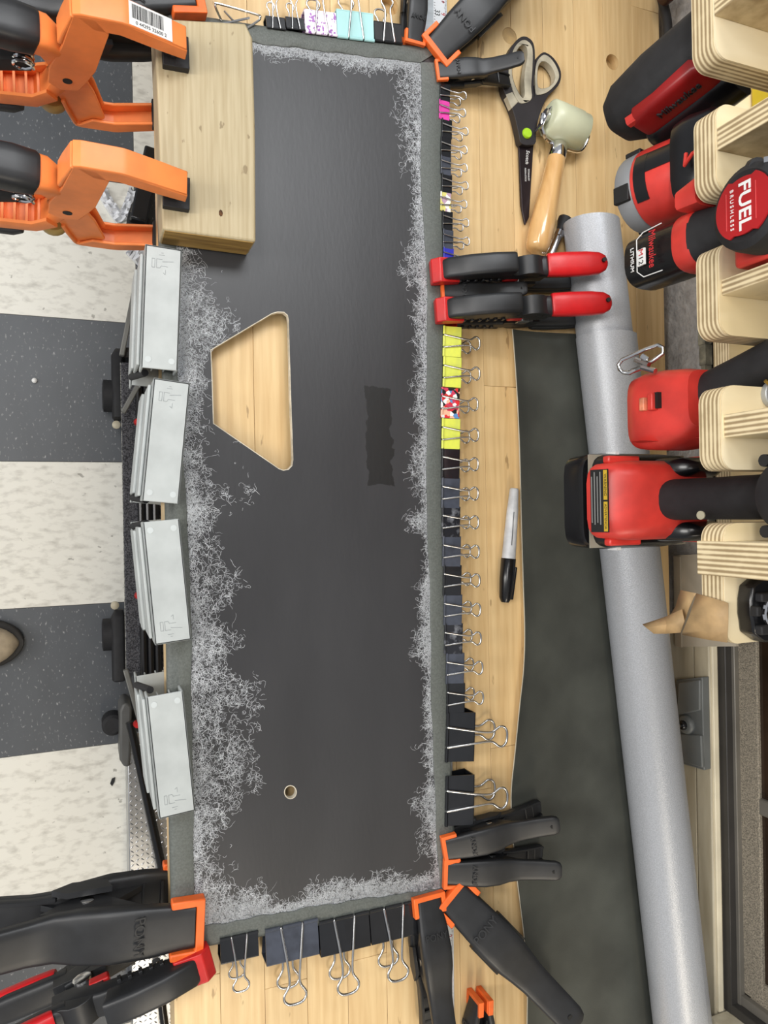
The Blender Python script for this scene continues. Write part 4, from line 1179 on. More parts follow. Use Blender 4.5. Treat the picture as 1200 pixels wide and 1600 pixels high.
# lower shelf with yellow boxes
zl = ZB + 0.19
XL = 0.60
yl0, yl1 = -0.02, 0.75
sh = empty('lower_shelf', (0.66, 0.35, zl - 0.02), 'plywood shelf under the drill rack behind the tools', 'shelf')
MB().box(((XL + XW) / 2, (yl0 + yl1) / 2, zl - 0.0095), (XW - XL, yl1 - yl0, 0.0178)).build('plate', M_plyz, sh, world=True)
MB().box(((XL + XW) / 2, (yl0 + yl1) / 2, zl + 0.0002), (XW - XL - 0.001, yl1 - yl0 - 0.001, 0.0012)).build('face_veneer', M_ply, sh, world=True)
for y in (yl0 + 0.03, yl1 - 0.03):
    MB().box((XW - 0.012, y, (zl + ZR) / 2), (0.018, 0.05, ZR - zl - 0.02)).build('hanger', M_ply, sh, world=True)
M_yel = mat('yellow_plastic', (196, 170, 20), 0.4, var=0.05)
for y, w, lb in ((WX(1185, 135, 0.64).y, 0.05, 'yellow case on the lower shelf near the top tool'), (WX(1190, 545, 0.64).y, 0.07, 'yellow case on the lower shelf above the red tool')):
    yb_ = empty('yellow_case', (0.665, y, zl), lb, 'case')
    MB().box((0, 0, 0.03), (0.06, w, 0.058)).build('body', M_yel, yb_, bevel=0.004)
    MB().box((-0.001, 0, 0.045), (0.0605, w + 0.001, 0.003)).build('lid_seam', M_ink, yb_)

# ------------------------------------------------------------------ power tools hanging in the rack
def TXm(loc, s=1): return Matrix(((0, 0, -1, loc[0]), (-1, 0, 0, loc[1]), (0, 1, 0, loc[2]), (0, 0, 0, 1)))
EX, EY, EZ = V((1, 0, 0)), V((0, 1, 0)), V((0, 0, 1))
def vloft(m, c, secs, tilt=(0, 0), p=3.0, n=24):
    """upright body: (z, half x, half y, shift x, shift y)"""
    m.loft([((c.x + s[3] + tilt[0] * s[0], c.y + s[4] + tilt[1] * s[0], c.z + s[0]), EX, EY, s[1], s[2]) for s in secs], n, p)
    return m

# M18 pistol drill with big battery
d_ = empty('cordless_drill', WX(955, 790, 0.41), 'red and black drill with a large black battery hanging over the roll', 'drill')
yd = (ry(736) + ry(817)) / 2
hbt = ZB + 0.212
c = V((0.43, yd, hbt))
bt = MB()
vloft(bt, c, [(0, 0.048, 0.037, 0.004, 0), (0.004, 0.053, 0.040, 0.004, 0), (0.026, 0.0545, 0.0405, 0.004, 0), (0.030, 0.053, 0.039, 0.004, 0)], p=7)
bt_o = bt.build('battery', M_blackg, d_, world=True, smooth=45)
bl = MB(); vloft(bl, c, [(0.029, 0.050, 0.040, 0.005, 0), (0.043, 0.049, 0.038, 0.006, 0), (0.048, 0.046, 0.035, 0.006, 0)], p=7)
bl.build('battery_rail', M_blackg, d_, world=True, smooth=45)
MB().rings([[V((c.x + 0.004 + sx * 0.0505, c.y + sy * 0.0385, c.z + 0.034 + dz)) for sx, sy in ((-1, -1), (-1, 1), (1, 1), (1, -1))] for dz in (0, 0.0012)]).build('battery_seam', mat('grey_seam', (150, 145, 130), 0.5, var=0.1), d_, world=True)
for s in (1, -1):
    MB().box((c.x - 0.018, c.y + s * 0.0398, c.z + 0.03), (0.004, 0.003, 0.012)).build('latch_mark', M_white, bt_o, world=True)
ft = MB(); vloft(ft, c, [(0.040, 0.050, 0.0325, -0.003, 0), (0.053, 0.049, 0.0325, -0.002, 0), (0.060, 0.046, 0.032, 0.003, 0), (0.067, 0.038, 0.028, 0.010, 0), (0.073, 0.027, 0.020, 0.017, 0)], p=5)
ft_o = ft.build('foot', M_redtool, d_, world=True, smooth=50)
for s in (1, -1):
    MB().box((c.x - 0.024, c.y + s * 0.0335, c.z + 0.048), (0.032, 0.006, 0.008)).build('latch_button', M_redtool, d_, world=True, bevel=0.0015)
lx = c.x - 0.0512
Ml = Matrix(((0, 0.22, -0.975, lx), (-1, 0, 0, c.y), (0, 0.975, 0.22, c.z + 0.0545), (0, 0, 0, 1)))
lbl = MB().box((0, 0, 0.0003), (0.050, 0.017, 0.0012), Ml).build('warning_label', M_ink, ft_o, world=True)
M_amber = mat('amber_print', (196, 160, 40), 0.5, var=0.05)
for xo, tx in ((-0.0125, 'WARNING'), (0.0125, 'ADVERTENCIA')):
    MB().box((xo, 0.0062, 0.001), (0.0235, 0.0036, 0.0003), Ml).build('amber_strip', M_amber, lbl, world=True)
    text(tx, 0.0036 if len(tx) < 9 else 0.0030, M_ink, lbl, Ml @ Matrix.Translation((xo, 0.0062, 0.0012)), 0.0001)
for k in range(4):
    MB().box((-0.002 + (k % 2) * 0.001, 0.0012 - k * 0.0028, 0.001), (0.042 - 0.005 * (k % 2), 0.0009, 0.0002), Ml).build('fine_print', mat('grey_print', (130, 130, 128), 0.5, var=0.05), lbl, world=True)
hn = MB(); vloft(hn, c, [(0.060, 0.0235, 0.0175, 0.012, 0), (0.075, 0.0215, 0.0165, 0.013, 0), (0.11, 0.021, 0.0160, 0.013, 0), (0.155, 0.0215, 0.0160, 0.013, 0), (0.195, 0.022, 0.016, 0.014, 0)], p=2.6)
hn_o = hn.build('handle', M_rubber, d_, world=True, smooth=60)
MB().lathe([(0.0032, 0), (0.0032, 0.0012)], 14, frame(WX(1096, 805, c.x - 0.016), (0, 1, 0), (-1, 0, 0.2))).build('trigger_switch', mat('pale_button', (170, 164, 140), 0.5, var=0.05), hn_o, world=True)
hx = c.x - 0.032
Mhd = Matrix.Translation((hx, c.y, c.z + 0.206)) @ Matrix.Rotation(PI / 2, 4, 'Y')
MB().lathe([(0.012, -0.003), (0.022, 0.0), (0.026, 0.008), (0.027, 0.05), (0.027, 0.10), (0.022, 0.12), (0.020, 0.17)], 28, Mhd).build('motor_housing', M_rubber, d_, world=True, smooth=45)
for s in (1, -1):
    for q in (1, -1):
        MB().lathe([(0.004, -0.002), (0.004, 0.012)], 12, Mhd @ Matrix.Translation((q * 0.015, s * 0.0225, 0.002))).build('screw_boss', M_rubber, d_, world=True)
for s in (1, -1):    # grey-red belt clip block beside the handle
    m = MB(); vloft(m, V((c.x + 0.030, c.y + s * 0.026, c.z)), [(0.045, 0.024, 0.009, 0, 0), (0.075, 0.022, 0.008, 0.002, 0), (0.085, 0.014, 0.004, 0.004, 0)], p=4)
    m.build('side_pod', M_blackg, d_, world=True, smooth=50)
    MB().box((c.x + 0.044, c.y + s * 0.033, c.z + 0.058), (0.012, 0.005, 0.022)).build('pod_trim', M_redtool, d_, world=True, bevel=0.001)

# M12 drill with the round red end badge
d2 = empty('cordless_drill', WX(985, 425, 0.40), 'compact drill with black battery and round red end badge', 'drill')
c = WX(1004, 416, 0.405)
tl_ = (0.12, ((ry(300) + ry(376)) / 2 - c.y) / (ZR - 0.01 - c.z))
m = MB(); vloft(m, c, [(0, 0.017, 0.016, 0, 0), (0.003, 0.0205, 0.0195, 0, 0), (0.03, 0.021, 0.020, 0, 0), (0.052, 0.0205, 0.0195, 0, 0)], tl_, 2.8, 28)
b12 = m.build('battery', M_blackg, d2, world=True, smooth=50)
m = MB(); vloft(m, c, [(0.047, 0.0215, 0.0205, 0, 0), (0.049, 0.0222, 0.0212, 0, 0), (0.058, 0.0224, 0.0212, 0, 0), (0.061, 0.0218, 0.0205, 0, 0)], tl_, 2.8, 28)
m.build('collar', M_redtool, d2, world=True, smooth=50)
m = MB(); vloft(m, c, [(0.060, 0.0222, 0.0208, 0, 0), (0.075, 0.0205, 0.0185, 0.0, 0), (0.095, 0.0195, 0.0160, -0.001, 0), (0.125, 0.020, 0.0155, -0.003, 0)], tl_, 2.6, 28)
gr2 = m.build('grip', M_rubber, d2, world=True, smooth=60)
Mb = TXm((c.x - 0.0208, c.y, c.z + 0.023))
text('Milwaukee', 0.0088, M_redink, b12, Mb @ Matrix.Translation((0.0, 0.0105, 0.0002)) @ Matrix.Rotation(math.radians(-7), 4, 'X'), 0.0002, squash=0.72)
MB().box((0.003, 0.0, 0.0005), (0.012, 0.0075, 0.0014), Mb).build('badge', M_white, b12, world=True)
text('M', 0.0066, M_redink, b12, Mb @ Matrix.Translation((-0.0005, 0.0, 0.0013)), 0.0002)
text('12', 0.0066, M_ink, b12, Mb @ Matrix.Translation((0.0053, 0.0, 0.0013)), 0.0002)
text('LITHIUM', 0.0048, M_white, b12, Mb @ Matrix.Translation((0.002, -0.010, 0.0006)), 0.0003)
MB().tube([Mb @ V(p) for p in ((-0.017, 0.016, -0.004), (-0.0165, -0.002, -0.003), (-0.012, -0.0060, -0.0005), (0.012, -0.0060, -0.0005), (0.0165, -0.002, -0.003), (0.017, 0.016, -0.004))], 0.0004, 6).build('badge_line', M_white, b12, world=True)
fc = WX(1163, 322, 0.362)
Mh2 = Matrix.Translation(fc) @ Matrix.Rotation(math.radians(90), 4, 'Y')
MB().lathe([(0.0175, 0.0005), (0.0205, -0.0005), (0.0245, 0.002), (0.0255, 0.007), (0.0255, 0.05), (0.024, 0.10), (0.016, 0.13)], 36, Mh2).build('motor_housing', M_rubber, d2, world=True, smooth=45)
bd_ = [(0.0195 * math.cos(2 * PI * k / 36) * (0.86 if abs(math.cos(2 * PI * k / 36)) > 0.93 else 1), 0.0195 * math.sin(2 * PI * k / 36)) for k in range(36)]
bdg = MB().prism(bd_, 0.0002, 0.0016, M=TXm(fc)).build('red_badge', mat('badge_red', (168, 28, 34), 0.35, var=0.06), d2, world=True)
text('FUEL', 0.0118, M_white, bdg, TXm(fc) @ Matrix.Translation((0, 0.0015, 0.0017)), 0.0002, squash=1.12, bold=0.0002)
text('B R U S H L E S S', 0.0034, M_white, bdg, TXm(fc) @ Matrix.Translation((0, -0.0075, 0.0017)), 0.0002)
for zz in (0.0095, -0.0115):
    MB().box((0, zz, 0.0017), (0.022, 0.0004, 0.0003), TXm(fc)).build('badge_line', mat('badge_line', (205, 80, 80), 0.4, var=0.05), bdg, world=True)
MB().tube([fc + V((0.004, 0.022, 0.006)), fc + V((0.012, 0.027, -0.004))], 0.0045, 10).build('selector', M_rubber, d2, world=True)
MB().tube([fc + V((0.001, 0.021, 0.013)), fc + V((0.004, 0.021, 0.0165))], 0.0022, 8).build('belt_clip_screw', M_chrome, d2, world=True)
MB().box((fc.x + 0.05, fc.y - 0.012, fc.z - 0.012), (0.06, 0.03, 0.03)).build('red_housing', M_redtool, d2, world=True, bevel=0.003)

# drum-shaped tool with grey bumper ring
d3 = empty('rotary_tool', WX(990, 308, 0.41), 'red tool with a grey bumper ring and black warning panel', 'power tool')
c = WX(992, 309, 0.41)
ax = (WX(1110, 259, 0.425) - c).normalized()
Md = frame(c, ax, (-0.75, 0.0, 0.66)) @ rot
def dl(prof, name, m, par=d3, n=36): return MB().lathe(prof, n, Md).build(name, m, par, world=True, smooth=45)
rg = dl([(0.022, 0), (0.0285, 0.002), (0.0295, 0.004), (0.0298, 0.015), (0.029, 0.016)], 'bumper_ring', mat('mid_grey_plastic', (134, 136, 138), 0.5, var=0.05))
for k in range(4):
    t = k * PI / 2 + 0.25
    MB().box((0.0290 * math.cos(t), 0.0290 * math.sin(t), 0.0085), (0.004 if abs(math.cos(t)) > 0.7 else 0.013, 0.013 if abs(math.cos(t)) > 0.7 else 0.004, 0.0135), Md).build('bumper_notch', M_ink, rg, world=True, bevel=0.0008)
bo = dl([(0.0285, 0.0155), (0.0300, 0.017), (0.0298, 0.030), (0.0285, 0.058), (0.027, 0.062)], 'body', M_redtool)
pn = MB()
for rr_, a0, a1, z0, z1 in ((0.0301, 2.55, 3.75, 0.020, 0.030), (0.0297, 2.55, 3.1, 0.030, 0.060)):
    rs = []
    for k in range(9):
        t = a0 + (a1 - a0) * k / 8
        rs.append([V((r2 * math.cos(t), r2 * math.sin(t), z)) for r2, z in ((rr_ - 0.003, z0), (rr_ + 0.0006, z0), (rr_ + 0.0004 - (0.001 if z1 > 0.05 else 0), z1), (rr_ - 0.004, z1))])
    pn.rings(rs, M=Md)
pn.build('warning_panel', M_blackg, bo, world=True, smooth=50)
neck = MB()
neck.loft([(c + ax * s, EX, EY, a, b) for s, a, b in ((0.058, 0.031, 0.033), (0.066, 0.032, 0.034), (0.084, 0.030, 0.032), (0.096, 0.022, 0.020))], 20, 4)
nk = neck.build('battery_socket', M_blackg, d3, world=True, smooth=50)
MB().tube([WX(1072, 240, 0.392), WX(1070, 258, 0.39), WX(1082, 240, 0.388), WX(1100, 228, 0.39)], 0.0014, 8).build('red_trim', M_redtool, nk, world=True)
MB().loft([(WX(1075, 318, 0.395), EX, EY, 0.012, 0.007), (WX(1110, 300, 0.40), EX, EY, 0.014, 0.010)], 12, 5).build('red_trim', M_redtool, nk, world=True)
nm = WX(1095, 328, 0.385)
text('Milwaukee', 0.0080, mat('silver_print', (170, 165, 160), 0.4, var=0.05), nk, Matrix(((0, -1, 0, 0.405), (0, 0, -1, c.y - 0.0345 + ax.y * 0.075), (1, 0, 0, c.z + 0.070), (0, 0, 0, 1))), 0.0008, squash=0.75)

# long black and red tool at the top
d4 = empty('cordless_ratchet', WX(975, 180, 0.40), 'long black cordless tool with red side hanging at the upper right', 'power tool')
A, B = WX(985, 175, 0.405), WX(1165, 25, 0.43)
B = A + (B - A) * ((ZR - 0.024 - A.z) / (B.z - A.z))
ax = (B - A).normalized()
sx = (EX - ax * EX.dot(ax)).normalized(); sy = ax.cross(sx).normalized()
if sy.y < 0: sy = -sy
ln_ = (B - A).length
m = MB().loft([(A + ax * t, sx, sy, a, b) for t, a, b in ((-0.016, 0.010, 0.008), (-0.012, 0.018, 0.015), (0.0, 0.024, 0.0215), (0.03, 0.0265, 0.024), (0.075, 0.026, 0.023), (ln_, 0.024, 0.021))], 24, 2.8)
m.build('body', M_rubber, d4, world=True, smooth=60)
o_ = lambda t, y, x=0: A + ax * t - sy * y + sx * x
rd = MB().loft([(o_(t, 0.0195, -0.004), sx, sy, a, b) for t, a, b in ((0.006, 0.012, 0.0055), (0.012, 0.0165, 0.0070), (0.06, 0.018, 0.0075), (0.072, 0.010, 0.007), (ln_, 0.009, 0.006))], 20, 5).build('red_side', mat('dark_tool_red', (150, 26, 26), 0.4, var=0.08), d4, world=True, smooth=50)
for k in range(3):
    MB().loft([(o_(0.004 + k * 0.006, 0.021, -0.016 + k * 0.007), sx, sy, 0.0035, 0.004), (o_(0.016 + k * 0.006, 0.022, -0.015 + k * 0.007), sx, sy, 0.004, 0.004)], 8, 4).build('red_flash', M_redtool, rd, world=True)
nrm = (-sy).normalized(); nx_ = ax
ny_ = nrm.cross(nx_)
tm_ = o_(0.040, 0.0275, -0.006)
text('Milwaukee', 0.010, M_emboss, rd, Matrix(((nx_.x, ny_.x, nrm.x, tm_.x), (nx_.y, ny_.y, nrm.y, tm_.y), (nx_.z, ny_.z, nrm.z, tm_.z), (0, 0, 0, 1))), 0.0006, squash=0.8)
bA = WX(1038, 200, 0.43)
MB().loft([(bA + ax * t, sx, sy, a, a * 0.9) for t, a in ((-0.012, 0.008), (-0.008, 0.0165), (0.0, 0.019), (0.06, 0.019))], 20, 2.6).build('battery', M_blackg, d4, world=True, smooth=60)

# red tool with the metal hook and black grip
d5 = empty('cordless_impact_driver', WX(1040, 640, 0.40), 'bare red tool foot with metal hook and black grip', 'power tool')
c = WX(1042, 642, 0.420)
m = MB(); vloft(m, c, [(-0.022, 0.026, 0.0255, 0.008, 0), (-0.018, 0.031, 0.029, 0.008, 0), (-0.004, 0.033, 0.0305, 0.008, 0), (0.010, 0.032, 0.030, 0.009, 0), (0.026, 0.028, 0.026, 0.010, 0.002), (0.038, 0.024, 0.021, 0.008, 0.004)], p=4.5, n=28)
fo = m.build('foot', M_redtool, d5, world=True, smooth=50)
A, B = c + V((0.012, 0.006, 0.028)), V((0.435, (ry(525) + ry(599)) / 2, ZR - 0.01))
ax = (B - A).normalized()
MB().loft([(A + ax * t, EX, EY, a, b) for t, a, b in ((-0.008, 0.0195, 0.0165), (0.005, 0.0195, 0.017), (0.03, 0.018, 0.0160), (0.06, 0.018, 0.0150), (0.12, 0.020, 0.0150))], 24, 2.6).build('grip', M_rubber, d5, world=True, smooth=60)
hk = [(968, 577), (966, 570), (972, 562), (1010, 545), (1028, 539), (1036, 543), (1036, 552), (1020, 564), (1000, 574), (984, 583), (974, 582)]
MB().tube([WX(x, y, 0.392 + 0.0002 * (x - 966)) for x, y in hk], 0.0016, 8, closed=True).build('hook', M_steel, d5, world=True, smooth=60)
for (p, q) in (((993, 562), (1014, 570)), ((1003, 556), (1012, 562)), ((984, 581), (1003, 574)), ((1003, 574), (1024, 580))):
    MB().tube([WX(*p, 0.397), WX(*q, 0.399)], 0.0022, 8).build('hook_bracket', M_steel, d5, world=True)
lw_ = WX(1015, 627, 0.379)
for q, (x, y) in enumerate(((1009, 632), (1022, 628))):
    MB().box((0, 0, 0), (0.009, 0.010 if q == 0 else 0.013, 0.005), Matrix.Translation(WX(x, y, 0.397))).build('slot_insert', mat('worn_copper', (196, 120, 90), 0.45, var=0.2, scale=120) if q == 0 else M_redtool, fo, world=True, bevel=0.0008)
MB().box((0, 0, 0), (0.006, 0.012, 0.006), Matrix.Translation(WX(1028, 626, 0.3985))).build('slot', M_ink, fo, world=True)
MB().loft([(WX(1010, 690, 0.40), EX, EZ, 0.012, 0.008), (WX(1050, 692, 0.42), EX, EZ, 0.016, 0.010)], 12, 4).build('battery_rail', M_redtool, d5, world=True, smooth=50)
MB().loft([(WX(1060, 688, 0.43), EX, EZ, 0.016, 0.014), (WX(1110, 686, 0.44), EX, EZ, 0.016, 0.014)], 12, 5).build('side_pod', M_redtool, d5, world=True, smooth=50)

# washer with brass pin on a rack finger, battery dock on the last finger
ws = empty('collet_ring', (lambda d: C0 + d * ((ZR - CAMZ) / d.z))(ray(1203, 617)), 'grey ring with a brass pin on a plywood finger', 'ring')
MB().rings([[V((r * math.cos(t * PI / 16), r * math.sin(t * PI / 16), z)) for t in range(32)] for r, z in ((0.0035, 0), (0.0085, 0), (0.009, 0.001), (0.009, 0.004), (0.0085, 0.0045), (0.0035, 0.0045))], closed=True).build('ring', mat('zinc_grey', (168, 172, 174), 0.4, metal=0.3, var=0.05), ws)
MB().tube([(-0.0105, 0.008, 0.0055), (0.002, 0.0, 0.0065)], 0.0012, 8).build('brass_pin', mat('brass', (190, 160, 80), 0.3, metal=0.8, var=0.05), ws)
dk = empty('battery_dock', (lambda d: C0 + d * ((ZR - CAMZ) / d.z))(ray(1195, 952)), 'black dock with silver spring on the end finger of the rack', 'battery dock')
def dkp(px, py): return (lambda d: C0 + d * ((ZR + 0.006 - CAMZ) / d.z))(ray(px, py))
o1 = [(1165, 915), (1178, 904), (1240, 905), (1240, 1000), (1185, 1002), (1166, 988), (1164, 970), (1162, 960), (1162, 935)]
MB().prism([tuple(dkp(*p)[:2]) for p in o1], ZR + 0.0002, ZR + 0.012).build('base', M_blackg, dk, world=True, bevel=0.0015)
for (x0, y0, x1, y1) in ((1168, 925, 1198, 936), (1168, 975, 1198, 986), (1161, 945, 1168, 960)):
    a, b = dkp(x0, y0), dkp(x1, y1)
    MB().box(((a.x + b.x) / 2, (a.y + b.y) / 2, ZR + 0.014), (abs(b.x - a.x), abs(b.y - a.y), 0.006)).build('rail', M_rubber, dk, world=True, bevel=0.001)
sp_ = [dkp(1180, 938), dkp(1177, 948), dkp(1176, 958), dkp(1179, 968), dkp(1184, 974)]
MB().tube(smoothpath([p + V((0, 0, 0.009)) for p in sp_], 4), 0.0016, 8).build('spring', M_chrome, dk, world=True)

# brown paper tape hanging from the end finger
pt = empty('paper_tape', WX(1090, 965, 0.38), 'crumpled brown paper tape hanging off the plywood rack end', 'paper tape')
M_paper = mat('brown_paper', (176, 146, 104), 0.65, var=0.08, scale=60, bump=0.3, bscale=90, bdist=0.001)
def sheetpoly(grid, name):
    n = len(grid[0])
    vs = [p for r in grid for p in r]
    fs = [(i * n + j, i * n + j + 1, (i + 1) * n + j + 1, (i + 1) * n + j) for i in range(len(grid) - 1) for j in range(n - 1)]
    o = MB().add(vs, fs).build(name, M_paper, pt, world=True, smooth=25)
    s = o.modifiers.new('thick', 'SOLIDIFY'); s.thickness = 0.0004
XT = XR - 0.0015
sheetpoly([[WX(1138, 942, XT), WX(1138, 965, XT - 0.001), WX(1137, 985, XT), WX(1136, 1004, XT)], [WX(1112, 934, XT - 0.002), WX(1110, 962, XT - 0.005), WX(1108, 985, XT - 0.003), WX(1108, 1000, XT)],
           [WX(1088, 927, XT), WX(1078, 960, XT - 0.007), WX(1066, 988, XT - 0.002), WX(1066, 992, XT + 0.003)]], 'flap')
sheetpoly([[WX(1088, 927, XT), WX(1077, 950, XT + 0.004), WX(1065, 985, XT + 0.006)], [WX(1064, 922, XT + 0.012), WX(1056, 948, XT + 0.014), WX(1047, 963, XT + 0.010)]], 'fold')
sheetpoly([[WX(1066, 952, XT + 0.002), WX(1070, 970, XT - 0.001), WX(1064, 988, XT + 0.003)], [WX(1040, 964, XT + 0.006), WX(1042, 976, XT + 0.003), WX(1040, 990, XT + 0.006)], [WX(1004, 976, XT), WX(1010, 981, XT - 0.001), WX(1022, 990, XT)]], 'tail')

# cardboard-coloured board and grey latch against the wall
cb = empty('cardboard_piece', WX(1085, 920, 0.705), 'beige cardboard piece with a notch against the wall', 'cardboard')
XC = XW - 0.009
cp_ = [(1053, 868), (1091, 866), (1091, 846), (1150, 846), (1150, 1010), (1053, 1010)]
cpw = [WX(x, y, XC) for x, y in cp_]
MB().prism([(p.y, max(p.z, ZB + 0.0005)) for p in cpw], XC, XC + 0.004, 'yz').build('sheet', mat('beige_card', (176, 166, 148), 0.8, var=0.04, scale=30), cb, world=True)
MB().box((XC - 0.001, (cpw[0].y + cpw[5].y) / 2, ZB + 0.006), (0.002, abs(cpw[0].y - cpw[5].y) * 0.98, 0.011)).build('folded_lip', mat('beige_card_dark', (150, 140, 124), 0.8, var=0.04), cb, world=True)
lt = empty('wall_latch', WX(1078, 1128, 0.70), 'grey plastic two-panel latch with a black screw on the sill', 'latch')
M_lat = mat('mid_grey_latch', (104, 107, 106), 0.45, var=0.05)
def vy(px, py, X): return WX(px, py, X)
XA = XW - 0.012
q = [WX(1056, 1062, XA), WX(1097, 1058, XA), WX(1100, 1204, XA), WX(1060, 1192, XA)]
MB().prism([(p.y, p.z) for p in q], XA, XA + 0.0115, 'yz').build('base', M_lat, lt, world=True, bevel=0.0012)
for (a, b, c_, d0) in (((1060, 1066), (1094, 1062), (1094, 1110), (1058, 1118)), ((1060, 1146), (1096, 1149), (1098, 1200), (1062, 1189))):
    qq = [WX(*p, XA - 0.003) for p in (a, b, c_, d0)]
    MB().prism([(p.y, p.z) for p in qq], XA - 0.004, XA + 0.001, 'yz').build('panel', M_lat, lt, world=True, bevel=0.0015)
Mk = frame(WX(1074, 1132, XA), (0, 1, 0), (-1, 0, 0))
MB().lathe([(0.0125, 0), (0.0125, 0.002), (0.0105, 0.005), (0.009, 0.006)], 24, Mk).build('boss', M_lat, lt, world=True)
MB().lathe([(0.006, 0.005), (0.006, 0.009), (0.0045, 0.011), (0.003, 0.011)], 12, Mk).build('screw', M_blackg, lt, world=True)
MB().lathe([(0.0022, 0.010), (0.0022, 0.013)], 6, Mk).build('screw_tip', M_steel, lt, world=True)

# ------------------------------------------------------------------ cart and clutter below the bench
HD = -ZB + 0.13
ct = empty('carpeted_dolly', W(205, 820, -ZB), 'low dolly with grey speckled carpet deck under the bench front', 'dolly')
M_carpet = mat('speckled_carpet', (92, 92, 96), 0.95, c2=(44, 44, 48), scale=420, bump=0.8, bscale=500, bdist=0.003, fac=(0.42, 0.58))
xa = W(193, 800, HD).x
y1, y0 = W(193, 566, HD).y, W(197, 1053, HD).y
MB().box((xa + 0.2, (y0 + y1) / 2, 0.115), (0.4, y1 - y0, 0.03)).build('deck', M_carpet, ct, world=True, bevel=0.003)
MB().box((xa - 0.0006, (y0 + y1) / 2, 0.126), (0.0012, y1 - y0, 0.003)).build('piping', mat('pale_stitching', (176, 176, 170), 0.8, c2=(70, 70, 70), scale=300), ct, world=True)
for py, s in ((600, 1), (1010, -1)):
    p = W(176, py, -ZB + 0.06)
    MB().loft([((p.x + 0.012, p.y - 0.075, 0.05), EX, EZ, 0.010, 0.012), ((p.x + 0.012, p.y - 0.07, 0.055), EX, EZ, 0.014, 0.022), ((p.x + 0.012, p.y + 0.06, 0.055), EX, EZ, 0.014, 0.022), ((p.x + 0.014, p.y + 0.075, 0.05), EX, EZ, 0.008, 0.012)], 16, 4).build('bumper', M_rubber, ct, world=True, smooth=50)
    Mc = Matrix.Translation((p.x - 0.008, p.y - s * 0.022, 0.036)) @ Matrix.Rotation(PI / 2, 4, 'Y')
    MB().lathe([(0.026, -0.012), (0.034, -0.010), (0.034, 0.010), (0.026, 0.012)], 24, Mc).build('caster_wheel', M_rubber, ct, world=True)
    MB().lathe([(0.0075, 0), (0.0085, 0.002), (0.0085, 0.01), (0.006, 0.012)], 14, Matrix.Translation((p.x + 0.006, p.y - s * 0.085 , 0.05))).build('caster_bolt', M_trim, ct, world=True)
# pipes on the dolly
for k in range(3):
    xk = W(223 + k * 11, 880, HD + 0.02).x
    pi = empty('black_pipe', (xk, 0, 0.14), ('black pipe on the dolly nearest the carpet edge', 'black pipe in the middle of the three on the dolly', 'black pipe on the dolly nearest the bench')[k], 'pipe', 'black pipes on the dolly')
    pa = W(224 + k * 11, 590, HD + 0.02).y; pb = W(224, 1065, HD + 0.02).y
    MB().tube([(0, pa, 0), (0, pb, 0)], 0.0075, 16).build('tube', M_blackg, pi)
    MB().tube([(0, pb - 0.004, 0), (0, pb + 0.012, 0)], 0.0084, 16).build('end_cap', M_rubber, pi)
# folding stand beside the dolly
st = empty('folding_stand', W(205, 600, -ZB), 'grey metal stand frame folded beside the dolly', 'stand')
M_bar = mat('grey_bar', (112, 112, 108), 0.5, metal=0.3, var=0.06)
for (a, b, h) in (((190, 556), (216, 425), 0.16), ((192, 645), (226, 584), 0.17), ((196, 1046), (228, 1160), 0.17)):
    p, q_ = W(*a, -ZB + h), W(*b, -ZB + h)
    MB().box(((q_ - p).length / 2, 0, 0), ((q_ - p).length, 0.010, 0.014), frame(p, q_ - p)).build('bar', M_bar, st, world=True, bevel=0.002)
MB().box((0, 0, 0), (0.02, 0.02, 0.12), Matrix.Translation(W(196, 560, -ZB + 0.06))).build('foot', M_blackg, st, world=True)
for a in ((215, 660), (216, 930), (214, 1130)):
    MB().lathe([(0.006, 0), (0.008, 0.004), (0.006, 0.016)], 14, Matrix.Translation(W(*a, -ZB + 0.15))).build('red_knob', M_red, st, world=True)
# diamond plate box
HP = -ZB + 0.10
dp = empty('diamond_plate_box', W(225, 1400, -ZB), 'aluminium diamond-plate box on the floor at the lower left', 'box')
M_alu = mat('aluminium', (176, 178, 180), 0.32, metal=0.85, var=0.06)
xa = W(203, 1400, HP).x
y1, y0 = W(205, 1145, HP).y, W(203, 1640, HP).y
MB().box((xa + 0.15, (y0 + y1) / 2, 0.05), (0.30, y1 - y0, 0.10)).build('body', M_alu, dp, world=True, bevel=0.002)
bm2 = MB()
j = 0
yy = y0 + 0.004
while yy < y1 - 0.004:
    for i in range(9):
        x = xa + 0.006 + i * 0.010
        t = 0.7 if (i + j) % 2 else -0.7
        M = Matrix.Translation((x, yy, 0.1)) @ Matrix.Rotation(t, 4, 'Z')
        bm2.add([(-0.005, 0, 0), (0, -0.0016, 0), (0.005, 0, 0), (0, 0.0016, 0), (0, 0, 0.0012)], [(0, 1, 4), (1, 2, 4), (2, 3, 4), (3, 0, 4)], M)
    yy += 0.0095; j += 1
bm2.build('tread_pattern', M_alu, dp, world=True, smooth=0, kind='stuff')
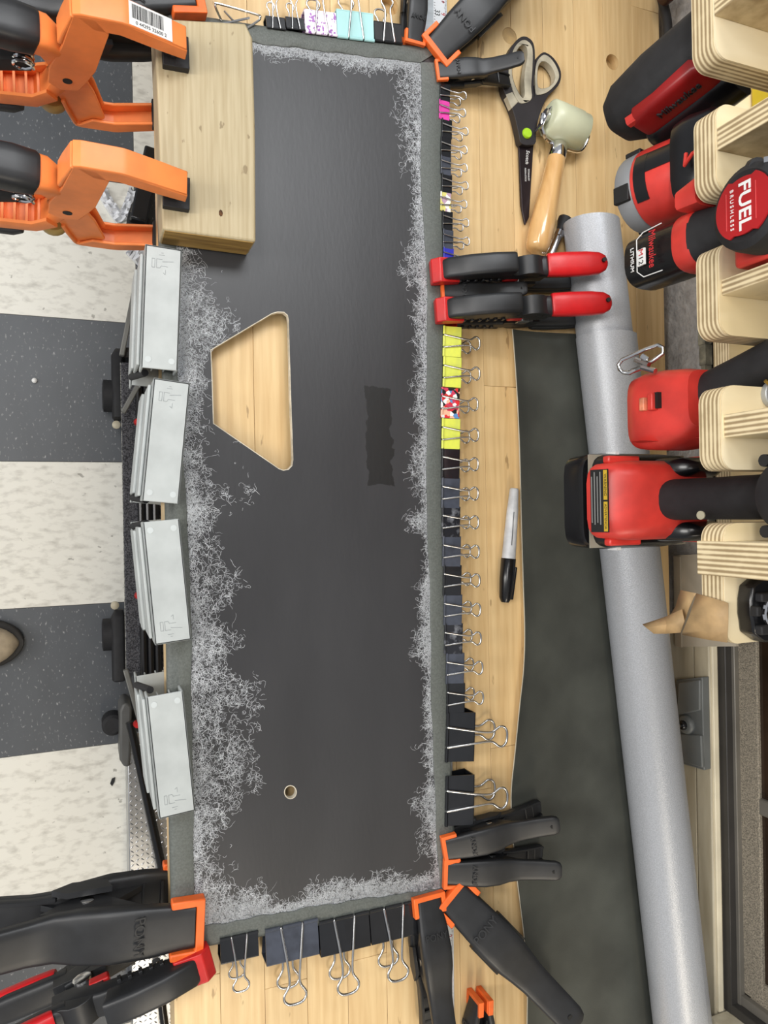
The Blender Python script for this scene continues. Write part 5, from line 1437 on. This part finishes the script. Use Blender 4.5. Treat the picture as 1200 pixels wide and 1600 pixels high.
# long black rod leaning across
rd_ = empty('black_rod', W(230, 1250, -ZB), 'long black rod lying across the diamond-plate box', 'rod')
a, b = W(203, 1128, -ZB + 0.14), W(263, 1400, -ZB + 0.16)
MB().tube([a, b], 0.0085, 12).build('rod', M_blackg, rd_, world=True)
a, b = W(200, 1130, -ZB + 0.125), W(254, 1392, -ZB + 0.135)
MB().box(((b - a).length / 2, 0, 0), ((b - a).length, 0.008, 0.004), frame(a, b - a)).build('scale_strip', mat('black_scale', (36, 36, 38), 0.5, c2=(150, 150, 150), scale=260, fac=(0.62, 0.5)), rd_, world=True)
a, b = W(244, 1500, -ZB + 0.15), W(262, 1640, -ZB + 0.16)
rd2 = empty('black_rod', a, 'short black rod at the bottom edge below the red clamp', 'rod')
MB().tube([a, b], 0.008, 12).build('rod', M_blackg, rd2, world=True)
MB().tube([b, b + (b - a).normalized() * 0.02], 0.009, 12).build('end_cap', M_rubber, rd2, world=True)
# grey bracket
bk = empty('plastic_bracket', W(192, 1150, -ZB), 'dark grey rounded plastic bracket beside the dolly end', 'bracket')
pp = wpoly([(187, 1110), (191, 1100), (200, 1098), (206, 1104), (204, 1185), (203, 1198), (194, 1199), (187, 1188)], -ZB + 0.11)
MB().prism(pp, 0.02, 0.11).build('body', mat('dark_grey_plastic', (88, 88, 86), 0.5, var=0.06), bk, world=True, bevel=0.006, segs=3)
p = W(176, 1130, -ZB + 0.03)
MB().lathe([(0.018, 0), (0.022, 0.002), (0.022, 0.045), (0.016, 0.05)], 20, Matrix.Translation((p.x, p.y, 0.002))).build('wheel_cover', M_rubber, bk, world=True)

# white plastic bag strip and bits on the floor, black post by the block
pb = empty('plastic_bag', W(190, 320, -ZB), 'crumpled white plastic bag on the floor behind the orange clamp', 'plastic bag')
M_bag = mat('white_plastic', (226, 228, 232), 0.4, var=0.06, scale=60, bump=0.5, bscale=50, bdist=0.004)
def crump(pts, w, seed):
    r2 = random.Random(seed)
    rows = []
    P_ = smoothpath([W(*p, -ZB + 0.012) for p in pts], 5)
    for i, p in enumerate(P_):
        t = (P_[min(i + 1, len(P_) - 1)] - P_[max(i - 1, 0)]).normalized()
        nn = V((-t.y, t.x, 0))
        rows.append([p + nn * (w * f) + V((0, 0, r2.uniform(-0.008, 0.010))) for f in (-1, -0.5, 0, 0.5, 1)] + [p + nn * (w * f) + V((0, 0, -0.011)) for f in (1, 0, -1)])
    return MB().rings(rows)
crump([(158, 292), (168, 312), (178, 328), (190, 345)], 0.011, 1).build('strap', M_bag, pb, world=True, smooth=30)
crump([(208, 296), (202, 312), (196, 326), (192, 340)], 0.008, 2).build('strap', M_bag, pb, world=True, smooth=30)
crump([(212, 380), (222, 390), (232, 400), (240, 408)], 0.03, 3).build('bag', M_bag, pb, world=True, smooth=30)
ps = empty('black_stand_leg', W(228, 315, -ZB), 'black stand leg on the floor beneath the pine block', 'stand leg')
a, b = W(238, 240, -ZB + 0.03), W(215, 352, -ZB + 0.05)
MB().box(((b - a).length / 2, 0, 0), ((b - a).length, 0.035, 0.05), frame(a, b - a)).build('leg', M_blackg, ps, world=True, bevel=0.004)
MB().box((0.0, 0, -0.012), (0.05, 0.045, 0.03), frame(b, b - a)).build('foot', M_rubber, ps, world=True, bevel=0.004)
pl = empty('white_pellet', W(54, 595, -ZB), 'tiny white pellet on the dark tile', 'pellet')
MB().lathe([(0.001, 0.0002), (0.0045, 0.0015), (0.0055, 0.004), (0.0045, 0.0065), (0.001, 0.0085)], 12).build('bead', M_white, pl)
db = empty('black_debris', W(176, 1221, -ZB), 'small black scrap on the pale tile', 'scrap')
MB().prism([(p[0] - db.location.x, p[1] - db.location.y) for p in wpoly([(172, 1224), (175, 1216), (180, 1214), (179, 1221), (175, 1228)], -ZB)], 0.0003, 0.003).build('scrap', M_rubber, db, bevel=0.0006)

# ------------------------------------------------------------------ shoe of the person taking the picture
tip = W(38, 1002, -ZB + 0.012)
sho = empty('shoe', (tip.x - 0.14, tip.y, 0), 'beige leather shoe with dark sole standing at the left frame edge', 'shoe')
M_lea = mat('beige_leather', (158, 144, 122), 0.6, var=0.10, scale=40, bump=0.25, bscale=200)
def so(f):
    t = min(1, f / 0.30)
    w = 0.052 * (1 - (1 - t) ** 2.2) ** 0.5 if f < 0.3 else 0.052 - 0.014 * min(1, (f - 0.3) / 0.35) + 0.006 * max(0, (f - 0.7) / 0.3)
    return w * (1 if f < 0.93 else max(0.3, 1 - (f - 0.93) * 8))
fs_ = [0.003, 0.015, 0.04, 0.08, 0.13, 0.2, 0.3, 0.42, 0.55, 0.7, 0.85, 0.95, 1.0]
Lx = 0.295
MB().loft([((tip.x - f * Lx, tip.y, 0.013), EY, EZ, so(f), 0.0125) for f in fs_], 20, 5).build('sole', mat('dark_sole', (46, 44, 42), 0.7, var=0.1), sho, world=True, smooth=50)
hu = {0.003: 0.006, 0.015: 0.014, 0.04: 0.022, 0.08: 0.030, 0.13: 0.035, 0.2: 0.040, 0.3: 0.047, 0.42: 0.060, 0.55: 0.075, 0.7: 0.085, 0.85: 0.085, 0.95: 0.080, 1.0: 0.06}
MB().loft([((tip.x - 0.008 - f * (Lx - 0.012), tip.y, 0.022 + hu[f] / 2), EY, EZ, max(0.004, so(f) - 0.008), hu[f] / 2 + 0.004) for f in fs_], 24, 2.6).build('upper', M_lea, sho, world=True, smooth=60)
MB().tube(smoothpath([(tip.x - 0.10, tip.y + 0.038, 0.045), (tip.x - 0.055, tip.y + 0.030, 0.056), (tip.x - 0.034, tip.y + 0.004, 0.054), (tip.x - 0.05, tip.y - 0.026, 0.056), (tip.x - 0.10, tip.y - 0.038, 0.045)], 5), 0.0016, 6).build('toe_seam', mat('seam_brown', (104, 92, 76), 0.7, var=0.1), sho, world=True)
for k in range(3):
    x = tip.x - 0.11 - k * 0.02
    MB().tube(smoothpath([(x, tip.y - 0.022, 0.070 + k * 0.006), (x - 0.002, tip.y, 0.077 + k * 0.007), (x, tip.y + 0.022, 0.070 + k * 0.006)], 4), 0.002, 6).build('lace', M_backing, sho, world=True)
# cable and a dark knob at the very top, behind the long tool
cbl = empty('black_cable', WX(1040, 40, 0.70), 'thick black cable hanging at the wall near the top edge', 'cable')
MB().tube(smoothpath([WX(1026, -30, 0.69), WX(1036, 5, 0.69), WX(1043, 40, 0.69), WX(1041, 75, 0.69), WX(1036, 100, 0.69)], 5), 0.0058, 10).build('cable', M_rubber, cbl, world=True, smooth=60)
MB().lathe([(0.008, 0), (0.012, 0.002), (0.012, 0.012), (0.008, 0.014)], 18, Matrix.Translation(WX(1034, -4, 0.675))).build('plug', mat('dark_brown_plastic', (60, 34, 26), 0.35, var=0.1), cbl, world=True)
